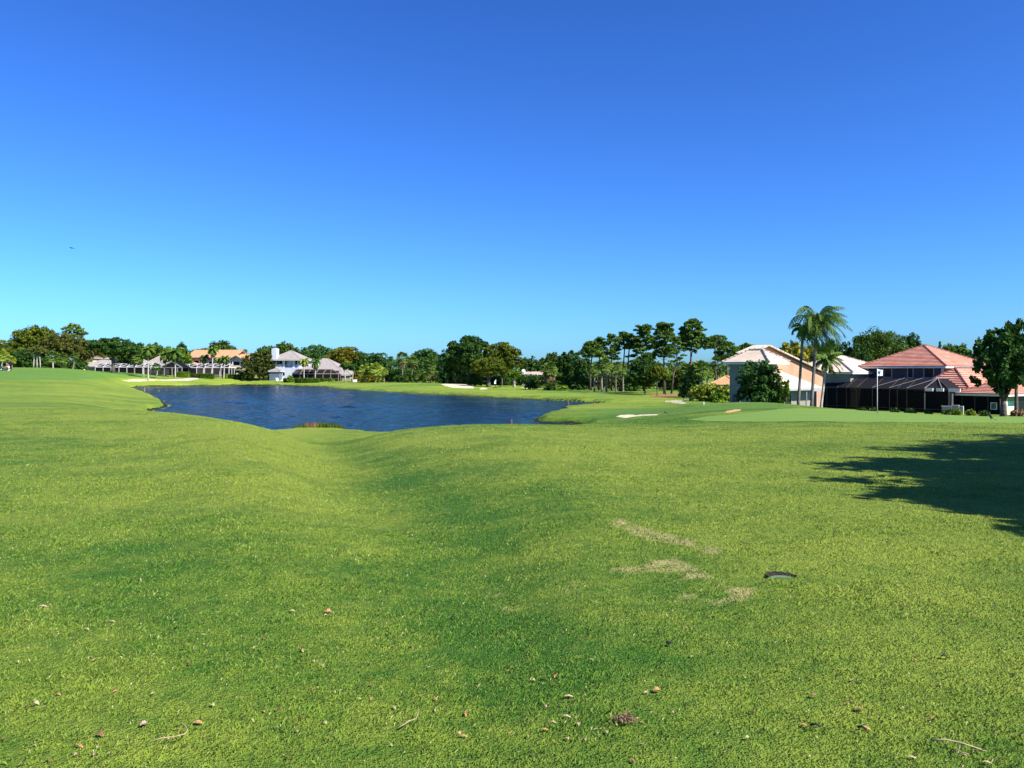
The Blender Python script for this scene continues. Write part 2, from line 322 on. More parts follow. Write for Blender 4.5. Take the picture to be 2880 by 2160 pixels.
def turf_attrs(x, y, z):
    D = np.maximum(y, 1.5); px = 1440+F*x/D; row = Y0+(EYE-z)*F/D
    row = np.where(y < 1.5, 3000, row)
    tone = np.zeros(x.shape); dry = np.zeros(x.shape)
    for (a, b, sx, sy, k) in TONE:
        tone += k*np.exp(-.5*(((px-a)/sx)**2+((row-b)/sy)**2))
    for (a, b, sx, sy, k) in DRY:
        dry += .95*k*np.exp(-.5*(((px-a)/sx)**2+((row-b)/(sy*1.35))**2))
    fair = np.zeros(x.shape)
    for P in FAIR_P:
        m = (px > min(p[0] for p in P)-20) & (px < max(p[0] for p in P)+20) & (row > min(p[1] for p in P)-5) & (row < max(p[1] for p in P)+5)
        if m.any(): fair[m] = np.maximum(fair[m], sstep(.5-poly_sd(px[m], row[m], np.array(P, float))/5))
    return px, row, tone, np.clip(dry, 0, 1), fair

# grid
core = np.arange(-.78, .7801, .0019)
side = [.8]
while side[-1] < 7: side.append(side[-1]*1.08)
side = np.array(side); US = np.concatenate([-side[::-1], core, side])
near = np.concatenate([np.arange(-30, -2, 2.0), np.arange(-2, 2.2, .25)])
far = [2.3]
while far[-1] < 270: far.append(far[-1]*(1.0068 if far[-1] < 196 else 1.0024))
while far[-1] < 6000: far.append(far[-1]*1.05)
YS = np.concatenate([near, far])
YY, UU = np.meshgrid(YS, US, indexing='ij')
XX = UU*np.sqrt(np.maximum(YY, 0)**2+9*(YY < 6)*np.clip((6-YY)/4, 0, 1))
XX = np.where(YY < 2.2, UU*3.6, XX)
gx = XX.ravel(); gy = YY.ravel()
gsd = np.full(gx.shape, 50.0); m_ = (gy > 38) & (gy < 262) & (np.abs(gx) < 190); gsd[m_] = poly_sd(gx[m_], gy[m_], SH)
gzv = ground_arr(gx, gy, gsd)
px_, row_, tone_, dry_, fair_ = turf_attrs(gx, gy, gzv)
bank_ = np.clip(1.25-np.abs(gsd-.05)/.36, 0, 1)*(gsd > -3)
nR, nC = YY.shape
idx = np.arange(nR*nC).reshape(nR, nC)
Q = np.stack([idx[:-1, :-1], idx[:-1, 1:], idx[1:, 1:], idx[1:, :-1]], -1).reshape(-1, 4)
keep = gsd[Q].max(1) > -6
Q = Q[keep]
fpx = px_[Q].mean(1); frow = row_[Q].mean(1); fD = gy[Q].mean(1)
PATCH = [  # name, label-ish, polygon(px,row), D range
 ('putting_green', GREEN_P, (27, 54)),
 ('sand_bunker', [(344, 1070.5), (375, 1067), (405, 1065.5), (430, 1066.5), (455, 1068.5), (440, 1070), (400, 1072), (365, 1072.5)], (140, 250)),
 ('sand_bunker', [(1240, 1080.5), (1262, 1079), (1300, 1080.5), (1328, 1084), (1333, 1092), (1310, 1092), (1275, 1090.5), (1256, 1086.5)], (130, 200)),
 ('sand_bunker', [(1349, 1094.5), (1357, 1089.5), (1372, 1094), (1366, 1095)], (130, 200)),
 ('sand_bunker', [(1466, 1090), (1482, 1089), (1494, 1091.5), (1480, 1092.5)], (130, 200)),
 ('sand_bunker', [(1731, 1172), (1745, 1167.5), (1765, 1166), (1790, 1167), (1812, 1166), (1850, 1165), (1846, 1167.5), (1815, 1168.5), (1790, 1171), (1762, 1175)], (40, 62)),
 ('cart_path', [(453, 1067.5), (512, 1066), (530, 1062), (532, 1058.5), (524, 1056.8), (545, 1057), (561, 1060.5), (556, 1066.5), (530, 1071), (453, 1070.3)], (195, 260)),
 ('cart_path', [(1874, 1127), (1921, 1126), (1919, 1129.5), (1874, 1129.8)], (70, 115)), ('cart_path', [(1888, 1131), (1924, 1132), (1930, 1134.5), (1900, 1134)], (70, 110)),
 ('pine_straw', [(1822, 1112), (1850, 1109.5), (1905, 1109), (1925, 1113), (1890, 1117), (1840, 1117.5)], (90, 160)),
 ('bare_earth', [(2040, 1160.5), (2044, 1156), (2062, 1153), (2079, 1151.5), (2084, 1154), (2070, 1157), (2050, 1160.5)], (35, 52)),
]
cls = np.zeros(len(Q), int)
for k, (nm, P, (d0, d1)) in enumerate(PATCH):
    P = np.array(P, float)
    m = (fD > d0) & (fD < d1) & (fpx > P[:, 0].min()-5) & (fpx < P[:, 0].max()+5) & (frow > P[:, 1].min()-5) & (frow < P[:, 1].max()+5)
    im = np.where(m)[0]
    if len(im):
        jit = vnoise(fpx[im], frow[im]*3, 9, 40+k)*(.25 if fD[im].mean() > 100 else .5)
        cls[im[poly_sd(fpx[im], frow[im], P) < jit+.25]] = k+1

def turfmat(name, green=False):
    m, nt, b, out = new_mat(name)
    c = turf_color(nt)
    p = pos(nt)
    if green:
        n0 = noise(nt, p, .3, 3); n2 = noise(nt, p, 9, 3)
        w = nt.nodes.new('ShaderNodeTexWave'); w.wave_type = 'BANDS'; w.inputs['Scale'].default_value = .17; w.inputs['Distortion'].default_value = 4.0; w.inputs['Detail'].default_value = 3
        nt.links.new(mapping(nt, p, (1, 1, 1), (0, 0, R(62))), w.inputs['Vector'])
        c = mixc(nt, mathn(nt, 'ADD', mathn(nt, 'MULTIPLY', n0, .5), mathn(nt, 'MULTIPLY', n2, .35)), (.120, .225, .030), (.215, .315, .050))
        c = mixc(nt, mathn(nt, 'MULTIPLY', w.outputs['Fac'], .35), c, (.115, .215, .030))
    c = mixc(nt, 1.0, c, c)
    gk = nt.nodes.new('ShaderNodeMix'); gk.data_type = 'RGBA'; gk.blend_type = 'MULTIPLY'; gk.inputs[0].default_value = 1; nt.links.new(c, gk.inputs[6]); gk.inputs[7].default_value = (.80, .80, .85, 1); c = gk.outputs[2]
    nt.links.new(c, b.inputs['Base Color']); b.inputs['Roughness'].default_value = .85; b.inputs['Specular IOR Level'].default_value = .15
    h = mathn(nt, 'ADD', noise(nt, p, 30, 3, .7), mathn(nt, 'MULTIPLY', noise(nt, p, 90, 2), .6))
    h = mathn(nt, 'ADD', h, mathn(nt, 'MULTIPLY', noise(nt, p, 7, 3, .6), 1.2))
    bump(nt, b, h, .25 if green else 1.0, .012 if green else .06)
    return m
M = {}
M['turf'] = turfmat('turf'); M['green'] = turfmat('green_turf', True)
def sandmat(name, a, b_):
    m, nt, b, out = new_mat(name); p = pos(nt)
    nt.links.new(mixc(nt, ramp01(nt, noise(nt, p, 1.2, 5), .3, .7), a, b_), b.inputs['Base Color']); b.inputs['Roughness'].default_value = .9
    b.inputs['Specular IOR Level'].default_value = .1
    bump(nt, b, noise(nt, p, 12, 3), .5, .03); return m
M['sand'] = sandmat('bunker_sand', (.46, .39, .25), (.58, .51, .36))
M['path'] = sandmat('path_concrete', (.38, .33, .26), (.46, .41, .33))
M['straw'] = sandmat('pine_needles', (.20, .09, .045), (.30, .15, .07))
M['earth'] = sandmat('earth', (.42, .24, .10), (.55, .34, .16))
def submesh(sel, name, mat):
    q = Q[sel]; u, inv = np.unique(q, return_inverse=True)
    V = np.stack([gx[u], gy[u], gzv[u]], 1)
    return quads_mesh(name, V, inv.reshape(q.shape), mat, smooth=True, attrs={'tone': tone_[u], 'dry': dry_[u], 'fair': fair_[u], 'bank': bank_[u]})
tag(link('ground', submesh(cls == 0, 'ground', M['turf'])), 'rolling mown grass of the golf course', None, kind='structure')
PM = {'putting_green': 'green', 'sand_bunker': 'sand', 'cart_path': 'path', 'pine_straw': 'straw', 'bare_earth': 'earth'}
for k, (nm, P, dd) in enumerate(PATCH):
    if (cls == k+1).any():
        link(nm, submesh(cls == k+1, nm, M[PM[nm]]))['kind'] = 'structure'

# ------------------------------------------------------------------ water
m, nt, b, out = new_mat('lake_water')
p = pos(nt)
h1 = noise(nt, mapping(nt, p, (1.4, .8, 1), (0, 0, R(12))), 1.6, 3, .6); h2 = noise(nt, p, 7, 3, .6)
b.inputs['Base Color'].default_value = (.003, .012, .018, 1); b.inputs['Roughness'].default_value = .08
b.inputs['IOR'].default_value = 1.33; b.inputs['Specular IOR Level'].default_value = .22
bump(nt, b, mathn(nt, 'ADD', h1, mathn(nt, 'MULTIPLY', h2, .3)), .8, .12)
df = nt.nodes.new('ShaderNodeBsdfDiffuse'); df.inputs[0].default_value = (.004, .014, .020, 1); mxw = nt.nodes.new('ShaderNodeMixShader'); mxw.inputs[0].default_value = .45
nt.links.new(b.outputs[0], mxw.inputs[1]); nt.links.new(df.outputs[0], mxw.inputs[2]); nt.links.new(mxw.outputs[0], out.inputs[0])
M['water'] = m
wu = np.arange(-.50, .16, .0013); wl_ = [41.0]
while wl_[-1] < 246: wl_.append(wl_[-1]*1.0038)
WY, WU = np.meshgrid(np.array(wl_), wu, indexing='ij'); WX = WU*WY
fl = lambda a: a.ravel()
wx, wy = fl(WX), fl(WY); ca, sa = math.cos(.5), math.sin(.5); rx, ry = wx*ca+wy*sa, -wx*sa+wy*ca
gust = .55+.45*vnoise(wx, wy, 17, 31)+.25*vnoise(wx*1.0, wy*.5, 6, 32)
wz = (vnoise(rx, ry*.55, 1.25, 33)*.085+vnoise(rx*.8, ry*.5, 2.3, 34)*.095+vnoise(rx, ry, .62, 35)*.036+vnoise(wx, wy*.4, .35, 36)*.010)*np.clip(gust, .25, 1.4)
wsd = poly_sd(wx, wy, SH); nR2, nC2 = WY.shape
wi = np.arange(nR2*nC2).reshape(nR2, nC2); WQ = np.stack([wi[:-1, :-1], wi[:-1, 1:], wi[1:, 1:], wi[1:, :-1]], -1).reshape(-1, 4)
WQ = WQ[wsd[WQ].min(1) < 4]; uq, inv = np.unique(WQ, return_inverse=True)
wz = wz*sstep((1.5-wsd)/3)
tag(link('water', quads_mesh('water', np.stack([wx[uq], wy[uq], LAKE+wz[uq]], 1), inv.reshape(WQ.shape), M['water'], smooth=True)), 'dark blue wind-rippled lake', kind='structure')
# ------------------------------------------------------------------ vegetation
def unit(n, r_):
    v = r_.normal(size=(n, 3)); return v/np.linalg.norm(v, axis=1, keepdims=True)
def leaf_quads(C, Nn, size, r_, aspect=1.9, jitter=.55):
    """one pointed leaf (4-gon) per centre"""
    n = len(C)
    Nn = Nn*(1-jitter)+unit(n, r_)*jitter; Nn /= np.linalg.norm(Nn, axis=1, keepdims=True)+1e-9
    T = np.cross(Nn, unit(n, r_)); T /= np.linalg.norm(T, axis=1, keepdims=True)+1e-9
    B = np.cross(Nn, T)
    s = (size*r_.uniform(.65, 1.35, n))[:, None] if np.isscalar(size) else (size*r_.uniform(.65, 1.35, n))[:, None]
    a = T*s*.5*aspect**.5; b_ = B*s*.5/aspect**.5
    dz = Nn*s*.12
    V = np.stack([C-a-dz, C-b_, C+a-dz, C+b_], 1).reshape(-1, 3)
    return V, np.arange(4*n).reshape(n, 4)
def crown_pts(lobes, n, r_, clumps=14, spread=.30, shell=(.7, 1.0)):
    lobes = np.asarray(lobes, float)  # cx cy cz rx ry rz
    area = (lobes[:, 3]*lobes[:, 5]); w = area/area.sum()
    P = []; Nn = []
    for L, k in zip(lobes, w):
        m = max(8, int(n*k)); nc = clumps
        cd = unit(nc, r_); cd[:, 2] = np.where(cd[:, 2] < -.55, -cd[:, 2], cd[:, 2])
        cc = cd*r_.uniform(*shell, nc)[:, None]
        which = r_.integers(0, nc, m)
        q = cc[which]+unit(m, r_)*(spread*r_.random(m)**.5)[:, None]
        P.append(L[:3]+q*L[3:6]); nn = q+cd[which]*.3+np.array([0, 0, .25]); Nn.append(nn/(np.linalg.norm(nn, axis=1, keepdims=True)+1e-9))
    return np.concatenate(P), np.concatenate(Nn)
def fit(P, Rx, Ry, H, cx=0):
    lo, hi = np.percentile(P[:, 0], (.7, 99.3)); P[:, 0] = np.where(P[:, 0] > cx, cx+(P[:, 0]-cx)*Rx/max(.1, hi-cx), cx-(cx-P[:, 0])*Rx/max(.1, cx-lo))
    ky = Ry/max(.1, np.percentile(np.abs(P[:, 1]), 99)); P[:, 1] *= max(1, ky)
    t = np.percentile(P[:, 2], 99.6); P[:, 2] *= H/t
def place(px, D, dz=0):
    g = gp(px, D); g.z += dz; return g
def limbs_mb(H, base_h, r0, targets, lean=(0, 0), n=7):
    mb = MB(); tx, ty = lean
    top = Vector((tx, ty, base_h))
    mb.tube([(0, 0, -.3), (tx*.2, ty*.2, base_h*.3), (tx*.6, ty*.6, base_h*.7), top], [r0*1.35, r0, r0*.85, r0*.7], n)
    for t in targets:
        t = Vector(t); mid = top.lerp(t, .5)+Vector((0, 0, (t-top).length*.08))
        mb.tube([top-Vector((0, 0, .1)), mid, t], [r0*.55, r0*.34, r0*.12], 5)
    return mb
NTREE = [0]
def finish(name, g, label, cat, group, crown_me, trunk_mb, bark, crown_name='crown'):
    o = empty(name, g, 0, label, cat, group)
    link(crown_name, crown_me, o)
    if trunk_mb: trunk_mb.build('trunk', M[bark], o, smooth=True)
    return o
def broadleaf(px, D, wpx, top, label, mat='oak', cb=.25, leaf=None, dens=1.0, lobes=13, flat=1.0, shape='round', bark='bark', lr=(.28, .46), depth=.85, group=None, name='broadleaf_tree', stems=1, lean=0, cat='tree', clumps=13, spread=.34, tr=None):
    NTREE[0] += 1; r_ = np.random.default_rng(1000+NTREE[0]*7+int(px))
    g = place(px, D); H = zrow(top, D)-g.z; Rx = wpx/F*D/2; Ry = Rx*depth
    zb = H*cb; Rz = (H-zb)/2; cz = zb+Rz
    L = [(0, 0, cz-Rz*.05, Rx*.66, Ry*.66, Rz*.72)]
    ga = PI*(3-5**.5)
    for i in range(lobes):
        low = cb < .08; zz = 1-(i+.5)/lobes*(1.9 if low else 1.5 if shape != 'dome' else 1.15)
        if shape == 'cone': prof = .25+.75*(1-(zz+1)/2)
        else: prof = math.sqrt(max(0, 1-min(1, abs(zz))**2))
        if shape == 'dome': prof = math.sqrt(max(0, 1-max(0, zz)**2))
        if low and zz < 0: prof = max(prof, .86)
        a = i*ga+r_.uniform(-.4, .4)
        k = r_.uniform(*lr); s = 1-k*.85
        zc = cz+zz*Rz*s if shape != 'dome' else zb+Rz*.35+max(zz, -.1)*Rz*1.45*s
        L.append((math.cos(a)*prof*Rx*s, math.sin(a)*prof*Ry*s, zc, Rx*k*r_.uniform(.85, 1.15), Ry*k, max(Rz*k*r_.uniform(.8, 1.1)*flat, .25)))
    if low:
        for i in range(7):
            a = i*.9; L.append((math.cos(a)*Rx*.6, math.sin(a)*Ry*.6, H*.13, Rx*.40, Ry*.4, H*.17))
    if shape == 'spiky':
        for i in range(int(lobes*1.2)):
            a = r_.uniform(0, 2*PI); e = r_.uniform(.35, 1.5)
            d = np.array([math.cos(a)*math.cos(e), math.sin(a)*math.cos(e), math.sin(e)])
            L.append((d[0]*Rx*.92, d[1]*Ry*.92, cz+d[2]*Rz*.93, Rx*.12, Ry*.12, Rz*.13))
    L = np.array(L)
    # keep inside the measured outline
    over = (L[:, 2]+L[:, 5]).max()-H; L[:, 2] -= max(0, over)*np.clip((L[:, 2]-cz)/Rz, 0, 1)
    leaf = leaf or max(.13, D*.00185)
    n = int(dens*2.7*4*PI*Rx*max(Rz, Rx*.5)/(leaf*leaf*.55))
    n = min(max(n, 260), 26000)
    P, Nn = crown_pts(L, n, r_, clumps, spread)
    fit(P, Rx, Ry, H)
    P[:, 2] = np.maximum(P[:, 2], .03)
    V, Q_ = leaf_quads(P, Nn, leaf, r_, 1.6)
    # inner, larger foliage so the crown is not hollow
    m2 = int(n*.12); q = unit(m2, r_)*(r_.random(m2)**.33)[:, None]*.72
    C2 = np.array([0, 0, cz-Rz*.05])+q*np.array([Rx*.85, Ry*.85, Rz*.85]); C2[:, 2] = np.maximum(C2[:, 2], .05)
    if shape == 'dome': C2[:, 2] = np.maximum(C2[:, 2], zb+.3)
    V2, Q2 = leaf_quads(C2, unit(m2, r_), leaf*2.1, r_, 1.3, 1.0)
    me = quads_mesh('crown', np.concatenate([V, V2]), np.concatenate([Q_, Q2+len(V)]), M[mat])
    tr = tr or max(.06, Rx*.045)
    mb = MB()
    for s in range(stems):
        off = (s-(stems-1)/2)*tr*6
        tg = [L[i][:3] for i in range(1+s, len(L), max(1, len(L)//7))][:7]
        t_ = limbs_mb(H, max(zb*1.15, H*.18), tr, tg, lean=(lean, 0))
        mb.add([(v[0]+off*(1-min(1, max(0, v[2]/H))*.5), v[1]+off*.3, v[2]) for v in t_.v], t_.f)
    return finish(name, g, label, cat, group, me, mb, bark)
def shrub(px, D, wpx, top, label, mat='oak', name='shrub', cat='shrub', **k):
    k.setdefault('cb', .0); k.setdefault('lobes', 9); return broadleaf(px, D, wpx, top, label, mat, name=name, cat=cat, **k)

def pine(px, D, wpx, top, label, crown=.45, mat='pine', pads=None, lean=0, group='tall bare-trunked pines on the far side of the hole', tr=.15, thin=1.0, px_base=None, umbrella=0, extra=()):
    NTREE[0] += 1; r_ = np.random.default_rng(3000+NTREE[0]*5+int(px))
    g = place(px_base or px, D); H = zrow(top, D)-g.z; Rx = wpx/F*D/2
    tx = (px-(px_base or px))/F*D
    cb = H*(1-crown); n = int((pads or 15)*1.35)
    L = []
    for i in range(n):
        t = (i+.5)/n; a = i*2.4+r_.uniform(-.5, .5)
        if umbrella: prof = math.sqrt(max(.05, 1-(t)**2.2))*r_.uniform(.5, 1.0)
        else: prof = (.55+.45*math.sin(PI*min(1, t*1.05+.12)))*r_.uniform(.45, 1.0)*(1 if t < .85 else .5)
        z = cb+(H-cb)*(.06+.86*t)
        k = Rx*r_.uniform(.22, .37)
        L.append((tx+math.cos(a)*(Rx-k)*prof, math.sin(a)*(Rx-k)*prof, z, k, k, k*r_.uniform(.38, .55)))
    L.append((tx, 0, H-Rx*.18, Rx*.4, Rx*.4, Rx*.22))
    for (ex, ez, er) in extra: L.append((ex/F*D+tx, 0, zrow(ez, D)-g.z, er/F*D, er/F*D, er/F*D*.5))
    L = np.array(L); leaf = max(.16, D*.0019)
    nn = int(thin*3.2*sum(4*PI*l[3]*l[3]*.6 for l in L)/(leaf*leaf*.6)); nn = min(int(nn*1.1), 18000)
    P, Nn = crown_pts(L, nn, r_, 11, .38, (.45, 1.0))
    if not extra: fit(P, Rx, Rx*.9, H, tx)
    V, Q_ = leaf_quads(P, Nn, leaf, r_, 2.6, .7)
    me = quads_mesh('crown', V, Q_, M[mat])
    mb = MB(); c1 = Vector((tx*.35, 0, H*.35)); c2 = Vector((tx*.9+r_.uniform(-.2, .2), 0, cb)); c3 = Vector((tx, 0, H-Rx*.25))
    mb.tube([(0, 0, -.3), c1, c2, c2.lerp(c3, .5), c3], [tr*1.15, tr*.95, tr*.75, tr*.5, tr*.15], 8)
    for l in L[:-1]:
        t = Vector(l[:3]); f_ = max(0, min(1, (l[2]-l[5]-cb*.96)/(H-cb)-.12)); s = c2.lerp(c3, f_)
        mb.tube([s, s.lerp(t, .55)+Vector((0, 0, -.12*(t-s).length)), t], [tr*.32, tr*.2, tr*.07], 5)
    return finish('pine_tree', g, label, 'pine tree', group, me, mb, 'pinebark')

def strips(segs):
    V = np.array(segs, float).reshape(-1, 3); return V, np.arange(len(V)).reshape(-1, 4)
def palm_trunk(H, r, lean, curve=0, flare=1.3):
    mb = MB(); pts = []; rad = []
    for i in range(9):
        t = i/8; pts.append((lean*t+curve*math.sin(PI*t), 0, -.3+(H+.3)*t)); rad.append(r*(flare if i == 0 else 1.0-.18*t))
    mb.tube(pts, rad, 9); return mb
def feather_palm(px, D, wpx, top, label, trow=None, mat='palm', lean=0, nf=17, wind=.0, tr=.16, group='feather palms in front of the houses', curve=0, low=-.7, dead=0, bark='palmbark', px_base=None, dpx=0):
    """top = row of the highest frond tip; crown spans wpx"""
    NTREE[0] += 1; r_ = np.random.default_rng(5000+NTREE[0]*3+int(px))
    g = place(px_base or px, D); Htop = zrow(top, D)-g.z; Rw = wpx/F*D/2
    lean = (px-(px_base or px))/F*D
    H = Htop-Rw*.55 if trow is None else zrow(trow, D)-g.z
    Lf = Rw*1.12; segs = []; dsegs = []; rach = MB(); wl = max(.024, D*.0008)
    for i in range(nf+dead):
        isd = i >= nf
        az = i*2.399+r_.uniform(-.2, .2); t = i/nf
        el = 1.35-(1.35-low)*t**.9 if not isd else -1.1
        L = Lf*r_.uniform(.85, 1.08)*(1 if not isd else .75)
        p_ = np.array([lean, 0, H+.0]); ns = 11; prev = None
        h = np.array([math.cos(az), math.sin(az)]); e = el
        for k in range(ns+1):
            s = k/ns
            d = np.array([h[0]*math.cos(e), h[1]*math.cos(e), math.sin(e)])
            d = d+np.array([wind*(.25+s*.9), 0, 0]); d /= np.linalg.norm(d)
            q = p_+d*L/ns
            side = np.cross(d, [0, 0, 1]); sn = np.linalg.norm(side); side = side/sn if sn > .05 else np.array([h[1], -h[0], 0])
            if k > 0:
                ll = L*.30*math.sin(PI*min(1, .12+s*.86))**.7+.05
                for sg in (-1, 1):
                    for u in (0, .5):
                        a0 = p_+(q-p_)*u
                        dr = side*sg*.75+d*.45+np.array([wind*.8, 0, -.55-.35*r_.random()]); dr /= np.linalg.norm(dr)
                        tip = a0+dr*ll*r_.uniform(.8, 1.15); w_ = d*wl
                        (dsegs if isd else segs).append([a0-w_, a0+w_, tip+w_*.4, tip-w_*.3])
            p_ = q; e -= (.13+.11*s)*(1.1-wind*.35)
    o = empty('feather_palm', g, 0, label, 'palm tree', group)
    V, Q_ = strips(segs); link('fronds', quads_mesh('fronds', V, Q_, M[mat]), o)
    if dsegs:
        V, Q_ = strips(dsegs); link('dead_fronds', quads_mesh('dead_fronds', V, Q_, M['deadfrond']), o)
    palm_trunk(H-.15, tr, lean, curve).build('trunk', M[bark], o, smooth=True)
    sh = MB(); sh.tube([(lean, 0, H-.9), (lean, 0, H-.4), (lean, 0, H+.25)], [tr*.85, tr*1.15, tr*.5], 8); sh.build('crownshaft', M['crownshaft'], o, smooth=True)
    return o
def fan_palm(px, D, wpx, top, label, mat='fan', nl=44, skirt=0, tr=.17, lean=0, group='fan palms with round heads', curve=0, px_base=None, trunks=True):
    NTREE[0] += 1; r_ = np.random.default_rng(7000+NTREE[0]*3+int(px))
    g = place(px_base or px, D); Htop = zrow(top, D)-g.z; Rw = wpx/F*D/2
    lean = (px-(px_base or px))/F*D
    nl = int(nl*1.1); Rw *= 1.05; H = max(.3, Htop-Rw*.9); segs = []; ds = []
    def leaf_fan(d, pet, fl, out, nb=11):
        c = np.array([lean, 0, H])+d*pet; side = np.cross(d, [0, 0, 1.0]); side /= np.linalg.norm(side)+1e-6; up = np.cross(side, d)
        for b_ in range(nb):
            a = (b_/(nb-1)-.5)*2.9; v = d*math.cos(a)+side*math.sin(a); v = v+up*r_.uniform(-.15, .15)
            w_ = np.cross(v, up); w_ = w_/(np.linalg.norm(w_)+1e-6)*fl*.11
            m_ = c+v*fl*.6; tip = c+v*fl*r_.uniform(.85, 1.1)+np.array([0, 0, -fl*.28])
            out.append([c, m_-w_, tip, m_+w_])
    for i in range(nl):
        z = 1-(i+.5)/nl*1.75; a = i*2.399+r_.uniform(-.3, .3); c_ = math.sqrt(max(.0, 1-min(1, abs(z))**2))
        d = np.array([math.cos(a)*c_, math.sin(a)*c_, z]); d /= np.linalg.norm(d)
        leaf_fan(d, Rw*r_.uniform(.35, .6), Rw*.5, segs)
    for i in range(skirt):
        a = i*2.399; d = np.array([math.cos(a)*.45, math.sin(a)*.45, -.9]); d /= np.linalg.norm(d); leaf_fan(d, Rw*r_.uniform(.25, .9), Rw*.55, ds, 8)
    o = empty('fan_palm', g, 0, label, 'palm tree', group)
    V, Q_ = strips(segs); link('fronds', quads_mesh('fronds', V, Q_, M[mat]), o)
    if ds:
        V, Q_ = strips(ds); link('dead_fronds', quads_mesh('dead_fronds', V, Q_, M['deadfrond']), o)
    palm_trunk(H, tr, lean, curve).build('trunk', M['sabalbark'], o, smooth=True)
    return o
def leaf_band(name, label, pts, dens, leaf, mat, depth, cat=None, kind='stuff'):
    """pts: (px, D, toprow) polyline; a mass of foliage"""
    r_ = np.random.default_rng(len(label)*13+int(abs(pts[0][0])))
    P = []; Nn = []
    for (a, b_) in zip(pts[:-1], pts[1:]):
        A = place(a[0], a[1]); B = place(b_[0], b_[1]); ln = (B-A).length
        n = int(ln*dens); t = r_.random(n); X = A.x+(B.x-A.x)*t; Y = A.y+(B.y-A.y)*t+r_.uniform(-.5, .5, n)*depth; G = A.z+(B.z-A.z)*t
        rt = a[2]+(b_[2]-a[2])*t; T = EYE-(rt-Y0)*Y/F
        hgt = (T-G)*(1+vnoise(X, Y, 5.0, 9)*.16+vnoise(X, Y, 1.8, 12)*.1)
        f_ = r_.random(n)**.6
        P.append(np.stack([X, Y, G+hgt*f_], 1)); Nn.append(np.stack([r_.normal(size=n)*.3, -np.ones(n)*.7, .3+f_], 1))
    P = np.concatenate(P); Nn = np.concatenate(Nn); Nn /= np.linalg.norm(Nn, axis=1, keepdims=True)
    V, Q_ = leaf_quads(P, Nn, leaf, r_, 1.5, .6)
    o = link(name, quads_mesh(name, V, Q_, M[mat])); tag(o, label, cat, None, kind); return o

# foliage and bark colours
M['oak'] = foliage('oak_leaves', (0.031, 0.067, 0.009), (0.083, 0.145, 0.018))
M['oakdark'] = foliage('dark_leaves', (0.021, 0.059, 0.011), (0.057, 0.124, 0.019))
M['teal'] = foliage('blue_green_leaves', (0.026, 0.076, 0.017), (0.074, 0.155, 0.031))
M['olive'] = foliage('olive_leaves', (0.059, 0.092, 0.007), (0.135, 0.163, 0.014))
M['rust'] = foliage('rusty_leaves', (0.061, 0.078, 0.013), (0.123, 0.135, 0.025), (0.139, 0.098, 0.025), transl=.25)  
M['gold'] = foliage('golden_leaves', (0.086, 0.096, 0.009), (0.177, 0.178, 0.014), (0.195, 0.142, 0.018), transl=.25)
M['ylw'] = foliage('yellow_blossom_leaves', (.14, .15, .02), (.42, .38, .04), (.06, .09, .02), scale=.9)
M['magnolia'] = foliage('magnolia_leaves', (0.031, 0.052, 0.010), (0.076, 0.096, 0.016), (0.180, 0.137, 0.025), transl=.1)
M['seagrape'] = foliage('round_shrub_leaves', (0.097, 0.161, 0.013), (0.264, 0.321, 0.028), (0.332, 0.178, 0.032), scale=1.2)
M['bright'] = foliage('bright_leaves', (0.078, 0.154, 0.013), (0.155, 0.257, 0.022))
M['pine'] = foliage('pine_needles_green', (0.042, 0.095, 0.012), (0.110, 0.182, 0.021), transl=.1, scale=.8)
M['pinepale'] = foliage('pale_pine_needles', (0.082, 0.142, 0.029), (0.163, 0.237, 0.058), (0.212, 0.189, 0.068), transl=.1)
M['palm'] = foliage('palm_frond', (0.037, 0.091, 0.011), (0.108, 0.169, 0.021), transl=.15)
M['palmy'] = foliage('yellowing_palm_frond', (0.117, 0.182, 0.015), (0.313, 0.333, 0.038), transl=.2)
M['palmd'] = foliage('dark_palm_frond', (0.028, 0.074, 0.012), (0.089, 0.166, 0.023), transl=.12)
M['fan'] = foliage('fan_frond', (0.048, 0.104, 0.015), (0.163, 0.237, 0.038), transl=.15)
M['fany'] = foliage('yellow_fan_frond', (0.130, 0.197, 0.019), (0.390, 0.484, 0.069), transl=.2)
M['deadfrond'] = foliage('dead_frond', (.17, .10, .045), (.34, .22, .11), transl=.15)
M['far'] = foliage('far_wood', (0.033, 0.066, 0.014), (0.082, 0.133, 0.023), scale=.1, fine=.7)
M['hedge'] = foliage('hedge_leaves', (0.029, 0.066, 0.007), (0.080, 0.146, 0.015), scale=1.0)
M['bark'] = paint('grey_bark', (.10, .085, .07), .9, .3, 3)
M['pinebark'] = paint('pine_bark', (.13, .095, .075), .9, .3, 3)
M['palmbark'] = paint('pale_palm_bark', (.40, .36, .30), .9, .25, 3)
M['palmbarkd'] = paint('grey_palm_bark', (.17, .15, .13), .9, .3, 2)
M['sabalbark'] = paint('brown_palm_bark', (.20, .155, .115), .9, .3, 3)
M['crownshaft'] = paint('crownshaft_green', (.10, .13, .05), .6, .2, 3)
